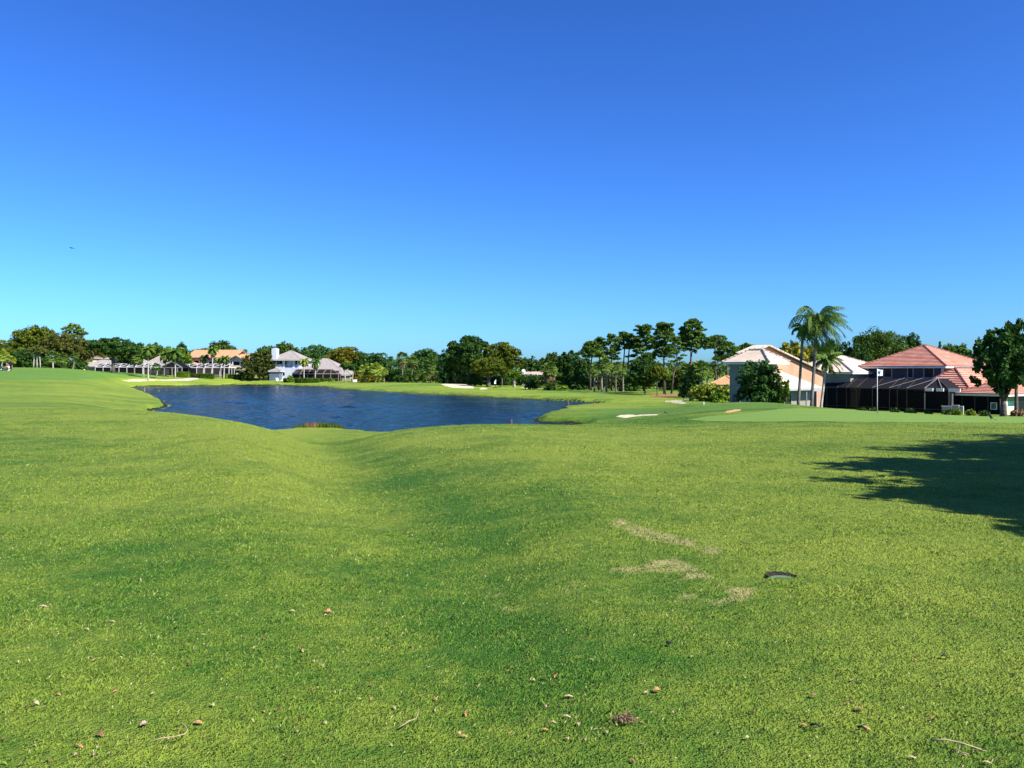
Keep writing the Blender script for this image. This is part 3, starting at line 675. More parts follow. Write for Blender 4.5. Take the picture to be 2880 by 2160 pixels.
# ------------------------------------------------------------------ the trees, left to right
B = broadleaf
B(-20, 245, 120, 958, 'low olive tree at the far left edge of the photo', 'olive', cb=.15)
B(40, 262, 90, 968, 'dark tree top behind the leftmost olive tree', 'oak', cb=.1)
fan_palm(6, 211, 44, 980, 'yellow-green fan palm behind the parked golf cart', 'fany', nl=40)
fan_palm(34, 213, 26, 1000, 'small yellow-green fan palm right of the golf cart', 'fany')
B(102, 226, 150, 920, 'big domed olive-topped tree, tallest of the left-hand group', 'olive', cb=.12, shape='dome', lobes=20, dens=1.2)
B(76, 216, 74, 978, 'low dark tree under the left side of the domed tree', 'oakdark', cb=.05)
B(104, 207, 44, 972, 'slender brown-green tree with three thin pale stems', 'rust', cb=.52, stems=3, dens=.6, bark='palmbark', tr=.13)
B(172, 220, 110, 938, 'wispy rust-green tree right of the domed tree', 'rust', cb=.2, dens=.8)
B(232, 230, 84, 955, 'rusty olive tree above the yellow chimney', 'rust', cb=.15, dens=.8)
pine(208, 240, 78, 911, 'sparse grey-green pine poking above the left-hand trees', crown=.5, mat='pinepale', pads=16, thin=.55, extra=((-22, 925, 12), (18, 935, 14), (-5, 950, 14)))
fan_palm(150, 209, 48, 983, 'bushy green fan palm below the rusty tree', 'fan', nl=40)
fan_palm(174, 211, 42, 988, 'green fan palm with drooping head right of the bushy one', 'fan', nl=36)
fan_palm(213, 207, 24, 990, 'leaning fan palm with a slanting pale trunk beside the yellow house', 'fan', px_base=204, tr=.2)
shrub(221, 213, 46, 1012, 'dark round bush in front of the yellow house', 'oakdark')
shrub(135, 216, 90, 1008, 'dark low thicket under the rusty trees', 'oakdark')
B(262, 262, 60, 961, 'golden-olive tree behind the yellow house', 'gold', cb=.1)
B(300, 270, 90, 966, 'dark tree top behind the large oak', 'oak', cb=.1)
B(318, 222, 122, 951, 'large dark oak with a black trunk before the grey roofs', 'oakdark', cb=.42, dens=1.2, tr=.5, lobes=16)
B(362, 248, 56, 963, 'rounded green tree just right of the large oak', 'oak', cb=.1)
B(388, 246, 46, 966, 'small dark tree left of the sky gap', 'teal', cb=.1)
fan_palm(378, 227, 42, 984, 'fan palm with a mottled head before the white cage', 'fan', nl=38, tr=.22)
feather_palm(404, 228, 34, 984, 'dark feather palm behind the pale-trunked one', mat='palmd')
feather_palm(417, 219, 52, 969, 'feather palm with a pale trunk at the right end of the white cage', mat='palm', tr=.2)
B(430, 270, 74, 966, 'broad green tree behind the feather palms', 'oak', cb=.1)
B(468, 272, 60, 977, 'green tree between the palms and the round-topped tree', 'bright', cb=.1)
fan_palm(440, 224, 30, 1019, 'low dark fan palm at the foot of the grey house', 'palmd', nl=30)
feather_palm(466, 240, 50, 984, 'dark feather palm over the terracotta ridge', mat='palmd')
feather_palm(493, 236, 62, 974, 'spreading feather palm before the gabled screen cage', mat='palm', tr=.2)
B(508, 285, 58, 967, 'dark round-topped tree left of the orange roof', 'oakdark', cb=.1, shape='dome')
B(526, 266, 34, 992, 'yellow-green bushy tree against the orange house', 'bright', cb=.05)
B(566, 300, 60, 981, 'tree top just showing over the orange roof ridge', 'oak', cb=.3)
B(620, 296, 92, 960, 'big dark dome of a tree behind the orange roof', 'oak', cb=.2, shape='dome', lobes=18)
B(678, 300, 46, 984, 'low tree at the right end of the orange roof', 'teal', cb=.1)
feather_palm(598, 247, 44, 971, 'tallest feather palm before the orange house, curved pale trunk', mat='palm', px_base=593, tr=.22, curve=.2)
feather_palm(574, 248, 34, 996, 'short feather palm left of the curved tall one', mat='palmd', px_base=571, tr=.2)
feather_palm(618, 247, 26, 1003, 'palm with browning fronds before the orange house', mat='palmy', dead=4)
feather_palm(632, 246, 36, 998, 'green feather palm left of the cream gable wing', mat='palm', px_base=629, tr=.2)
fan_palm(672, 252, 26, 1029, 'low palm clump under the cream gable window', 'palmd', nl=30)
B(730, 247, 94, 987, 'huge dark magnolia reaching to the ground between two houses', 'magnolia', cb=.0, dens=1.4, lobes=18, depth=.7, shape='round')
shrub(690, 251, 26, 1046, 'small green bush at the left foot of the magnolia', 'bright')
B(748, 288, 60, 976, 'green tree top over the magnolia', 'teal', cb=.1)
B(794, 290, 92, 965, 'broad dark tree behind the white chimney', 'oak', cb=.1, lobes=18)
feather_palm(828, 292, 26, 976, 'feathery palm tip rising behind the white house', mat='teal')
B(850, 300, 60, 990, 'low pale-green tree between two roofs', 'bright', cb=.1)
B(893, 292, 96, 972, 'wide blue-green tree behind the long roof', 'teal', cb=.1, lobes=18)
B(972, 262, 104, 977, 'golden-brown tree behind the end of the long roof', 'gold', cb=.12, lobes=18)
feather_palm(855, 237, 34, 1006, 'small feather palm with yellow hanging fronds by the dark cage', mat='palmy', tr=.17)
feather_palm(888, 238, 38, 1008, 'small drooping feather palm before the dark cage', mat='palmd', px_base=886, low=-1.1, tr=.17)
B(972, 228, 34, 1020, 'small umbrella-shaped tree with one bent pale trunk', 'oak', cb=.62, flat=.6, tr=.16, bark='palmbark', lean=-.5)
B(990, 229, 30, 1024, 'slanting small tree beside the umbrella-shaped one', 'oakdark', cb=.6, flat=.6, tr=.14, bark='palmbark', lean=.6)
shrub(1006, 236, 34, 1042, 'brownish bush beside the white utility box', 'gold')
fan_palm(1025, 221, 42, 1021, 'pale yellow fan palm, left one of the bright pair', 'fany', nl=42)
fan_palm(1056, 219, 48, 1017, 'pale yellow fan palm, right one of the bright pair', 'fany', nl=46)
fan_palm(1080, 223, 28, 1032, 'small yellowish fan palm right of the bright pair', 'fany', nl=30)
shrub(1040, 228, 60, 1052, 'tawny undergrowth behind the bright fan palms', 'gold')
B(1066, 246, 92, 994, 'dark green tree behind the bright fan palms', 'teal', cb=.02, lobes=16)
B(1014, 262, 60, 992, 'dark tree between the golden tree and the lone palm', 'oakdark', cb=.05)
fan_palm(1040, 252, 20, 991, 'lone thin palm sticking up behind the bright fan palms', 'palmd', nl=22)
shrub(1104, 236, 60, 1040, 'dark thicket filling the gap left of the palm cluster', 'oakdark')
shrub(1140, 206, 60, 1052, 'black undergrowth at the left end of the palm cluster', 'oakdark')
fan_palm(1132, 206, 44, 987, 'tall fan palm at the left edge of the palm cluster, brown skirt', 'fan', nl=40, skirt=9)
fan_palm(1160, 210, 40, 998, 'second tall fan palm of the cluster, greener skirt', 'fan', nl=36, skirt=3)
B(1192, 226, 92, 983, 'rounded blue-green tree behind the palm cluster', 'teal', cb=.1, lobes=16)
fan_palm(1213, 205, 50, 1006, 'fan palm wearing a thick orange-brown skirt of dead fronds', 'fan', nl=30, skirt=22)
fan_palm(1172, 200, 34, 1038, 'low fan palm in the middle of the cluster', 'fan')
fan_palm(1198, 199, 30, 1044, 'low fan palm under the orange-brown skirt', 'fan')
fan_palm(1234, 197, 36, 1040, 'low fan palm beside the big bunker', 'fan')
fan_palm(1146, 201, 28, 1048, 'low fan palm at the left foot of the cluster', 'fan')
B(1318, 182, 122, 946, 'tallest dark tree of the centre clump, spiky top', 'oakdark', cb=.1, lobes=20, shape='spiky', dens=1.3, lr=(.22, .36))
B(1272, 184, 84, 981, 'dark tree on the left shoulder of the centre clump', 'teal', cb=.02, lobes=16)
B(1412, 180, 112, 964, 'olive-green tree on the right shoulder of the centre clump', 'olive', cb=.12, lobes=18, shape='spiky', lr=(.24, .38))
B(1374, 163, 96, 1006, 'round olive tree standing in front of the centre clump', 'olive', cb=.26, lobes=16, dens=1.2, tr=.5)
B(1335, 166, 40, 1040, 'black low tree beside the big bunker', 'oakdark', cb=.0)
B(1446, 172, 50, 1040, 'small tree with a pale trunk at the right of the centre clump', 'bright', cb=.4, tr=.3, bark='palmbark', dens=.8)
shrub(1290, 190, 90, 1052, 'dark undergrowth behind the big bunker', 'oakdark')
shrub(1400, 186, 90, 1058, 'dark undergrowth right of the small bunker', 'oakdark')
B(1490, 206, 66, 1004, 'dark tree behind the pink-roofed house, left one', 'oakdark', cb=.05)
B(1524, 208, 56, 1008, 'dark tree behind the pink-roofed house, right one', 'oak', cb=.05)
B(1554, 178, 46, 992, 'airy tree with a rounded crown over the brown-skirted palm', 'oak', cb=.35, dens=.7)
fan_palm(1545, 152, 54, 1014, 'stout fan palm with a thick dark trunk before the pink house', 'fan', nl=40, skirt=8, tr=.38, px_base=1542)
shrub(1497, 156, 42, 1057, 'dark round bush in front of the pink-roofed house', 'oakdark')
shrub(1560, 148, 60, 1072, 'dark shrubs at the foot of the stout fan palm', 'oak')
shrub(1580, 147, 40, 1084, 'yellow-green shrub right of the stout fan palm', 'bright')
B(1600, 172, 62, 987, 'dark many-lobed tree right of the pink house', 'oakdark', cb=.12, dens=.9, lobes=14, lr=(.2, .32))
B(1638, 166, 56, 1000, 'dark tree behind the first pine', 'oakdark', cb=.02)
shrub(1624, 152, 70, 1046, 'black thicket left of the first pine', 'oakdark')
pine(1662, 146, 76, 961, 'leftmost and lowest pine of the row, wide thin crown', crown=.33, px_base=1660, pads=14)
pine(1684, 150, 50, 949, 'small-crowned pine tucked behind the leftmost one', crown=.4)
pine(1718, 148, 54, 940, 'pine with a gappy crown, third of the row', crown=.48, px_base=1720)
pine(1755, 150, 54, 934, 'slim pine with a flat top and long bare trunk', crown=.3, px_base=1751)
pine(1770, 148, 46, 939, 'slim pine twinned with the flat-topped one', crown=.28, px_base=1762)
pine(1810, 146, 74, 915, 'dense dark pine left of the tall pair', crown=.68, pads=26, thin=1.2)
pine(1868, 126, 84, 909, 'broad-crowned pine with a double trunk above the pine straw', crown=.52, pads=24, thin=1.1)
pine(1905, 128, 44, 948, 'leaning pine right of the broad-crowned one', crown=.5, px_base=1888, pads=12)
pine(1947, 138, 100, 899, 'tallest pine, with a great umbrella crown', crown=.42, pads=30, thin=1.15, px_base=1941, umbrella=1, tr=.22, extra=((-28, 979, 13), (-12, 984, 11), (8, 990, 10)))
pine(2013, 142, 58, 943, 'lone pine right of the umbrella pine', crown=.26, pads=13)
pine(2046, 146, 66, 962, 'low spreading pine left of the pale tiled roof', crown=.4, pads=16)
pine(2102, 152, 76, 968, 'pine showing just above the pale tiled roof', crown=.4, pads=16)
pine(2018, 132, 40, 1004, 'small pine in front of the distant orange-roofed house', crown=.5, pads=10)
fan_palm(1672, 136, 38, 1022, 'fan palm at the left of the trunk pair', 'fan', nl=34)
fan_palm(1699, 130, 50, 1002, 'fan palm with a curved leaning trunk, left of the trunk pair', 'fan', nl=38, px_base=1695, tr=.2, curve=-.3)
fan_palm(1710, 131, 36, 1010, 'fan palm with a straight pinkish trunk, right of the trunk pair', 'fan', nl=34, px_base=1705, tr=.17)
fan_palm(1732, 134, 42, 1012, 'fan palm with a thin pale straight trunk', 'fan', nl=36, tr=.12)
fan_palm(1752, 138, 30, 1026, 'small fan palm behind the thin-trunked one', 'fan', nl=30)
B(1814, 122, 98, 1009, 'big black-green oak under the pines', 'oakdark', cb=.08, lobes=18, dens=1.25)
B(1848, 117, 44, 1024, 'young bright-tipped tree right of the black-green oak', 'olive', cb=.42, dens=.8)
B(1872, 122, 40, 1040, 'low bright foliage around the double pine trunk', 'bright', cb=.5, dens=.6)
shrub(1770, 140, 60, 1050, 'dark thicket left of the black-green oak', 'oakdark')
B(1905, 150, 66, 1036, 'olive undergrowth tree behind the leaning pine', 'olive', cb=.02)
B(1945, 110, 66, 1030, 'dark tree behind the thick palm clump', 'oakdark', cb=.0)
fan_palm(1934, 104, 50, 1018, 'left fan palm of the thick clump beside the cart path', 'fan', nl=42)
fan_palm(1968, 103, 62, 1011, 'largest fan palm of the thick clump', 'fan', nl=50)
fan_palm(1990, 106, 38, 1030, 'right fan palm of the thick clump', 'fan', nl=34)
shrub(1940, 103, 62, 1062, 'black shrubbery at the foot of the thick palm clump', 'oakdark')
shrub(1984, 92, 84, 1080, 'large shrub with yellow and red tinged leaves, left half', 'seagrape', leaf=.3, dens=1.2)
shrub(2036, 90, 62, 1083, 'yellow-green large-leaved shrub, right half', 'seagrape', leaf=.28, dens=1.2)
shrub(2020, 87, 46, 1104, 'low fresh-green shrub in front of the yellow-green one', 'bright', leaf=.2)
B(2133, 58, 114, 1017, 'dense dark round tree in front of the pale house', 'oakdark', cb=.0, leaf=.17, dens=1.3, lobes=18, clumps=18)
shrub(2192, 58, 56, 1074, 'smaller dark shrub leaning out right of the round tree', 'oak', leaf=.15)
B(2212, 57, 14, 1068, 'thin leafy sprig rising beside the dark shrub', 'bright', cb=.3, leaf=.12, dens=.5, lobes=4, tr=.03)
B(2230, 104, 84, 965, 'yellow-flowered tree behind the pale gable', 'ylw', cb=.2, leaf=.3)
B(2272, 106, 70, 975, 'second yellow-flowered tree behind the palm trunks', 'ylw', cb=.2, leaf=.3)
B(2215, 118, 60, 963, 'green tree behind the yellow-flowered trees', 'oak', cb=.2)
B(2320, 112, 110, 960, 'dark tree behind the windblown palms', 'oakdark', cb=.1)
B(2400, 108, 90, 952, 'dark tree left of the great spreading tree', 'oakdark', cb=.02)
B(2470, 112, 190, 933, 'great spreading dark tree behind the red roof', 'oak', cb=.12, shape='dome', lobes=26, dens=1.1, clumps=18)
B(2560, 114, 70, 941, 'right-hand lobe tree beside the great spreading one', 'oakdark', cb=.15)
B(2420, 100, 70, 985, 'low dark tree at the left end of the red roof', 'oakdark', cb=.0)
B(2666, 124, 44, 968, 'flat-topped thin tree just right of the red roof peak', 'pine', cb=.5, shape='dome', dens=.6)
B(2700, 126, 60, 968, 'airy umbrella tree behind the right slope of the red roof', 'pine', cb=.5, shape='dome', dens=.7)
B(2740, 122, 66, 984, 'dark tree behind the right end of the red roof', 'oakdark', cb=.1)
B(2780, 118, 70, 976, 'green tree behind the big-leaved tree', 'oak', cb=.1)
B(2643, 150, 9, 962, 'tiny spire-shaped conifer beyond the red roof', 'teal', cb=.1, shape='cone', lobes=8)
B(2822, 59, 148, 922, 'dark big-leaved tree at the right edge before the red-roofed house', 'oakdark', cb=.12, leaf=.26, dens=.72, lobes=24, lr=(.16, .30), tr=.24, clumps=12)
B(2858, 60, 90, 900, 'top-lit leafy tree rising at the right edge of the photo', 'oak', cb=.3, leaf=.26, dens=.7, lobes=18, lr=(.16, .30), tr=.14)
B(2890, 76, 120, 1000, 'green tree partly outside the right edge', 'olive', cb=.1)
# windblown palms by the pale house
feather_palm(2258, 60, 70, 882, 'slender windblown palm, left of the tall pair', trow=924, mat='palmd', wind=.38, nf=22, tr=.115, px_base=2244, bark='palmbarkd', group=None)
feather_palm(2297, 59, 176, 846, 'tallest windblown palm with fronds streaming right', trow=904, mat='palm', wind=.42, nf=36, tr=.125, px_base=2281, bark='palmbarkd', group=None, low=-1.0)
feather_palm(2324, 62, 96, 960, 'shorter leaning palm with a hanging brown dead frond', trow=1012, mat='palm', wind=.6, nf=16, tr=.11, px_base=2306, dead=3, bark='palmbark', group=None)
# tree that stands outside the frame and throws its shadow over the grass
def shade_tree():
    r_ = np.random.default_rng(77)
    x, y = 20.4, 9.4; g = Vector((x, y, gz(x, y))); L = []
    for i in range(42):
        a = i*2.4; zz = r_.uniform(-.5, .9); pr = math.sqrt(1-zz*zz)*r_.uniform(.6, 1)
        L.append((math.cos(a)*6.6*pr, math.sin(a)*7.2*pr-1.4, 6.4+zz*2.2, 2.1, 2.1, .8))
    for (dx, dy, dz, k) in ((-9.3, .35, 5.6, .9), (-8.3, .2, 5.7, 1.3), (-7.4, -1.6, 5.6, 1.2), (-6.6, -3.6, 5.4, 1.5), (-5.4, -5.4, 5.2, 1.5), (-6.6, 3.0, 5.9, .9), (-9.2, -4.9, 5.6, 1.3), (-7.6, -5.6, 5.5, 1.6), (-6.0, -6.6, 5.6, 1.6), (-4.4, -7.6, 5.6, 1.7), (-8.2, -3.4, 5.6, 1.2), (-2.6, -8.2, 5.6, 1.7), (-9.2, -3.7, 5.7, 1.5), (-8.9, -2.4, 5.7, 1.5), (-8.2, -1.2, 5.8, 1.7), (-9.7, -2.9, 5.7, .9), (-7.6, -4.2, 5.8, 1.7), (-7.4, .2, 6.0, 1.6), (-5.6, -4.8, 5.8, 1.8), (-7.0, -2.6, 5.8, 1.6), (-7.3, .0, 6.0, 1.3), (-6.0, .3, 6.2, 1.5), (-7.9, -2.3, 5.4, .6), (-6.9, -2.6, 5.3, .9), (-5.6, -3.0, 5.4, 1.2), (-5.2, 2.6, 6.2, 1.2), (-4.4, 4.1, 6.0, 1.0), (-3.6, 5.3, 5.8, .8), (-4.6, -4.6, 5.0, .8), (-3.4, -5.4, 4.9, 1.2), (-6.4, 1.7, 6.0, .9), (-6.6, -4.6, 5.2, .9), (-5.0, -6.2, 4.9, 1.0), (-7.6, -4.2, 5.0, .5), (-3.0, -7.4, 4.8, .9), (-5.8, -1.6, 5.9, 1.5)):
        L.append((dx, dy, dz, k*1.25, k*.62, k*.5))
    P, Nn = crown_pts(L, 84000, r_, 14, .40, (.2, 1.0))
    V, Q_ = leaf_quads(P, Nn, .22, r_, 1.7)
    me = quads_mesh('crown', V, Q_, M['oak'])
    mb = limbs_mb(8, 2.6, .3, [l[:3] for l in L[::3]])
    finish('broadleaf_tree', g, 'broad tree just outside the right edge, known by its shadow on the grass', 'tree', None, me, mb, 'bark')
shade_tree()
# masses behind
leaf_band('distant_woodland', 'far-off wood closing the horizon behind the houses', [(-900, 330, 1012), (0, 340, 1008), (500, 350, 1006), (1000, 340, 1014), (1500, 320, 1018), (2100, 300, 1020), (2800, 280, 1012), (3900, 260, 1000)], 60, .9, 'far', 24)
leaf_band('undergrowth', 'dark undergrowth under the pines and palms', [(1440, 190, 1052), (1560, 184, 1056), (1640, 166, 1050), (1760, 160, 1052), (1860, 164, 1052), (1930, 150, 1050)], 210, .4, 'oakdark', 6)
leaf_band('undergrowth', 'dark undergrowth beneath the palm cluster and centre clump', [(1085, 232, 1040), (1180, 214, 1040), (1260, 204, 1046), (1440, 196, 1054)], 210, .4, 'oakdark', 6)
leaf_band('undergrowth', 'dark undergrowth behind the crest of the left slope', [(-300, 222, 1016), (0, 222, 1016), (130, 222, 1014), (236, 224, 1018)], 200, .42, 'oakdark', 5)
# clipped hedges
def hedge(px0, px1, D, top, label, mat='hedge', depth=1.6, leaf=.22, name='hedge', cat='hedge'):
    a = gp(px0, D); b_ = gp(px1, D); c = (a+b_)/2; c.z = min(a.z, b_.z); w = (b_-a).length; h = zrow(top, D)-c.z
    r_ = np.random.default_rng(int(px0)); n = int(min(9000, 5*(w*h*2+w*depth+2*h*depth)/(leaf*leaf*.5)))
    q = r_.uniform(-1, 1, (n, 3)); f_ = np.abs(q).max(1); q = q/f_[:, None]*r_.uniform(.86, 1.0, n)[:, None]
    q = np.sign(q)*np.abs(q)**1.15
    P = np.stack([q[:, 0]*w/2, q[:, 1]*depth/2, (q[:, 2]*.5+.5)*h*(1+.06*vnoise(q[:, 0]*w/2, q[:, 1]*0, 1.0, 5))], 1)
    V, Q_ = leaf_quads(P, q/np.linalg.norm(q, axis=1, keepdims=True), leaf, r_, 1.5, .5)
    o = link(name, quads_mesh(name, V, Q_, M[mat]), loc=c); tag(o, label, cat); return o
hedge(832, 898, 228, 1063.5, 'long boat-shaped clipped hedge by the lake before the dark cage', depth=3)
hedge(492, 532, 240, 1046, 'bright clipped hedge under the white screen cage', 'bright')
hedge(532, 600, 243, 1051, 'dark low hedge along the white screen cage')
hedge(628, 640, 247, 1052, 'small bright box-shaped hedge beside the palm trunk', 'bright')
hedge(642, 692, 248, 1053, 'black clipped hedge under the cream gable')
hedge(898, 914, 234, 1064, 'dark hedge stub right of the boat-shaped hedge')
hedge(798, 834, 236, 1064, 'dark hedge left of the boat-shaped hedge')
shrub(816, 234, 18, 1057, 'round clipped yellow-green bush by the white house', 'bright')
shrub(931, 236, 16, 1064, 'round clipped bush under the dark cage', 'bright')
for i, (p, w, t) in enumerate([(2424, 30, 1147), (2455, 24, 1149), (2515, 26, 1148), (2560, 30, 1149), (2610, 24, 1150)]):
    shrub(p, 61, w, t, ['low dark shrub at the left end of the big screen cage', 'low shrub just left of the flagstick', 'low shrub right of the flagstick under the cage', 'low shrub below the middle of the cage', 'low shrub by the bright cage post'][i], 'oakdark', leaf=.12)
for i, (p, w, t) in enumerate([(2664, 28, 1151), (2690, 30, 1150), (2730, 28, 1151), (2768, 30, 1154)]):
    shrub(p, 58, w, t, ['flowering shrub left in the bed before the pale tables', 'reddish flowering shrub before the pale tables', 'yellow-green shrub right of the pale post', 'dusky shrub left of the big tree trunk'][i], ['oak', 'seagrape', 'seagrape', 'oak'][i], leaf=.12, dens=.8)
shrub(2862, 56, 40, 1152, 'tan dry shrub at the right edge before the lit wall', 'deadfrond', leaf=.12, dens=.8)
# reeds at the near shore
def reeds(name, label, px0, px1, D, h, mat, n):
    r_ = np.random.default_rng(int(px0)); segs = []
    for i in range(n):
        p = r_.uniform(px0, px1); d = D+r_.uniform(-.7, .9); x = (p-1440)/F*d; z = gz(x, d)-.05
        hh = h*r_.uniform(.45, 1.1); a = r_.uniform(0, 2*PI); w = .025; lx = r_.uniform(-.25, .35)*hh; ly = r_.uniform(-.2, .2)*hh
        c = math.cos(a)*w; s = math.sin(a)*w
        segs.append([[x-c, d-s, z], [x+c, d+s, z], [x+lx+c*.2, d+ly, z+hh], [x+lx-c*.2, d+ly, z+hh*.98]])
    V, Q_ = strips(segs); tag(link(name, quads_mesh(name, V, Q_, M[mat])), label, 'reeds', None, 'stuff')
M['reed'] = foliage('reed_green', (.035, .07, .012), (.09, .13, .02)); M['reedbrown'] = foliage('reed_brown', (.13, .08, .035), (.24, .15, .06))
reeds('reeds', 'green reeds on the near lake shore', 892, 965, 48.6, .34, 'reed', 900)
reeds('reeds', 'sparse reeds left of the rusty ones', 826, 864, 48.6, .26, 'reed', 260)
reeds('reeds', 'rusty brown reeds on the near lake shore', 858, 894, 48.6, .36, 'reedbrown', 200)
reeds('reeds', 'few brown stalks right of the green reeds', 958, 972, 48.8, .24, 'reedbrown', 30)
# ------------------------------------------------------------------ houses
class House:
    """root empty at the front-right ground corner; local x along the front, y to the back"""
    def __init__(s, px, D, yaw, z, label, cat='house', name='house', group=None):
        p = W(px, 0, D); s.o = Vector((p.x, p.y, z)); s.th = R(yaw); s.root = empty(name, s.o, s.th, label, cat, group)
    def loc(s, w):
        d = Vector(w)-s.o; c, n = math.cos(s.th), math.sin(s.th); return Vector((d.x*c+d.y*n, -d.x*n+d.y*c, d.z))
    def ray(s, px, row):
        c, n = math.cos(s.th), math.sin(s.th); o = s.loc((0, 0, EYE)); d = Vector(((px-1440)/F, 1, -(row-Y0)/F))
        return o, Vector((d.x*c+d.y*n, -d.x*n+d.y*c, d.z))
    def Y(s, px, row, y=0):
        o, d = s.ray(px, row); t = (y-o.y)/d.y; return o+d*t
    def X(s, px, row, x=0):
        o, d = s.ray(px, row); t = (x-o.x)/d.x; return o+d*t
    def part(s, name, mb, mat, parent=None, label=None):
        ob = mb.build(name, M[mat] if isinstance(mat, str) else mat, parent or s.root)
        if label: ob['label'] = label
        return ob
    def window(s, x0, x1, z0, z1, y=0, mat='white', glass='glass', fr=.09, mull=0, plane='y', name='window', proud=.03):
        """frame standing proud of the wall, pane set inside"""
        f = MB(); g = MB()
        def bx(mb, a0, a1, b0, b1, d0, d1):
            if plane == 'y': mb.box(a0, a1, y-d1, y-d0, b0, b1)
            else: mb.box(y+d0, y+d1, a0, a1, b0, b1)
        bx(f, x0-fr, x1+fr, z0-fr, z0, -.05, proud); bx(f, x0-fr, x1+fr, z1, z1+fr, -.05, proud)
        bx(f, x0-fr, x0, z0, z1, -.05, proud-.003); bx(f, x1, x1+fr, z0, z1, -.05, proud-.003)
        for k in range(mull):
            xm = x0+(x1-x0)*(k+1)/(mull+1); bx(f, xm-fr*.35, xm+fr*.35, z0, z1, -.05, proud-.006)
        bx(g, x0, x1, z0, z1, -.05, .008)
        fo = s.part(name, f, mat); s.part('pane', g, glass, fo); return fo
    def wallrect(s, mb, x0, x1, y0, y1, z0, z1): mb.box(x0, x1, y0, y1, z0, z1)

def courses(mb, eL, eR, rR, rL, n, lift=.05):
    """tiled slope: overlapping courses from eave (eL,eR) to ridge (rL,rR)"""
    eL, eR, rR, rL = map(Vector, (eL, eR, rR, rL))
    nrm = (eR-eL).cross((rL if (rL-eL).length > .01 else rR)-eL).normalized()
    if nrm.z < 0: nrm = -nrm
    for i in range(n):
        a, b = i/n, (i+1)/n
        p0 = eL.lerp(rL, a)+nrm*lift; p1 = eR.lerp(rR, a)+nrm*lift; p2 = eR.lerp(rR, b); p3 = eL.lerp(rL, b)
        q0 = eL.lerp(rL, a); q1 = eR.lerp(rR, a)
        if i == 0: q0 = q0-nrm*.04; q1 = q1-nrm*.04
        mb.add([p0, p1, p2, p3, q0, q1], [(0, 1, 2, 3), (4, 5, 1, 0)])
def hip(H_, x0, x1, y0, y1, ze, zr_, mat, oh=.5, n=14, name='roof', fascia='white', cap='cap', ridge=None, parent=None, lift=.05, fh=.16, matside=None):
    x0 -= oh; x1 += oh; y0 -= oh; y1 += oh; w = x1-x0; d = y1-y0; m = min(w, d)/2 if ridge is None else ridge
    if w >= d: A = Vector((x0+m, (y0+y1)/2, zr_)); B_ = Vector((x1-m, (y0+y1)/2, zr_))
    else: A = Vector(((x0+x1)/2, y0+m, zr_)); B_ = Vector(((x0+x1)/2, y1-m, zr_))
    c = [Vector((x0, y0, ze)), Vector((x1, y0, ze)), Vector((x1, y1, ze)), Vector((x0, y1, ze))]
    mx = MB(); my = MB()
    if w >= d:
        courses(mx, c[0], c[1], B_, A, n, lift); courses(mx, c[3], c[2], B_, A, n, lift); courses(my, c[1], c[2], B_, B_, n, lift); courses(my, c[0], c[3], A, A, n, lift); hips = [(c[0], A), (c[3], A), (c[1], B_), (c[2], B_)]
    else:
        courses(mx, c[0], c[1], A, A, n, lift); courses(mx, c[3], c[2], B_, B_, n, lift); courses(my, c[1], c[2], B_, A, n, lift); courses(my, c[0], c[3], B_, A, n, lift); hips = [(c[0], A), (c[1], A), (c[2], B_), (c[3], B_)]
    nv = len(mx.v); nf = len(mx.f); mx.add(my.v, my.f)
    me = bpy.data.meshes.new(name); me.from_pydata(mx.v, [], mx.f); setmat(me, [M[mat+'_x'], M[mat+'_y']])
    for p_ in me.polygons: p_.material_index = 1 if p_.index >= nf else 0
    ro = link(name, me, parent or H_.root)
    cp = MB()
    for a, b_ in hips+[(A, B_)]:
        if (a-b_).length < .05: continue
        k = max(3, int((a-b_).length/.35))
        for i in range(k):
            p0 = a.lerp(b_, i/k)+Vector((0, 0, .05)); p1 = a.lerp(b_, (i+1)/k)+Vector((0, 0, .02)); cp.tube([p0, p1], [.10, .075], 6)
    H_.part('ridge_cap', cp, cap, ro)
    f = MB(); zt = ze-.05
    f.box(x0+.04, x1-.04, y0+.04, y0+.10, zt-fh, zt); f.box(x0+.04, x1-.04, y1-.10, y1-.04, zt-fh, zt)
    f.box(x0+.04, x0+.10, y0+.10, y1-.10, zt-fh, zt); f.box(x1-.10, x1-.04, y0+.10, y1-.10, zt-fh, zt)
    f.box(x0+.1, x1-.1, y0+.1, y1-.1, zt-fh+.02, zt-fh+.05)
    H_.part('fascia', f, fascia, ro); return ro
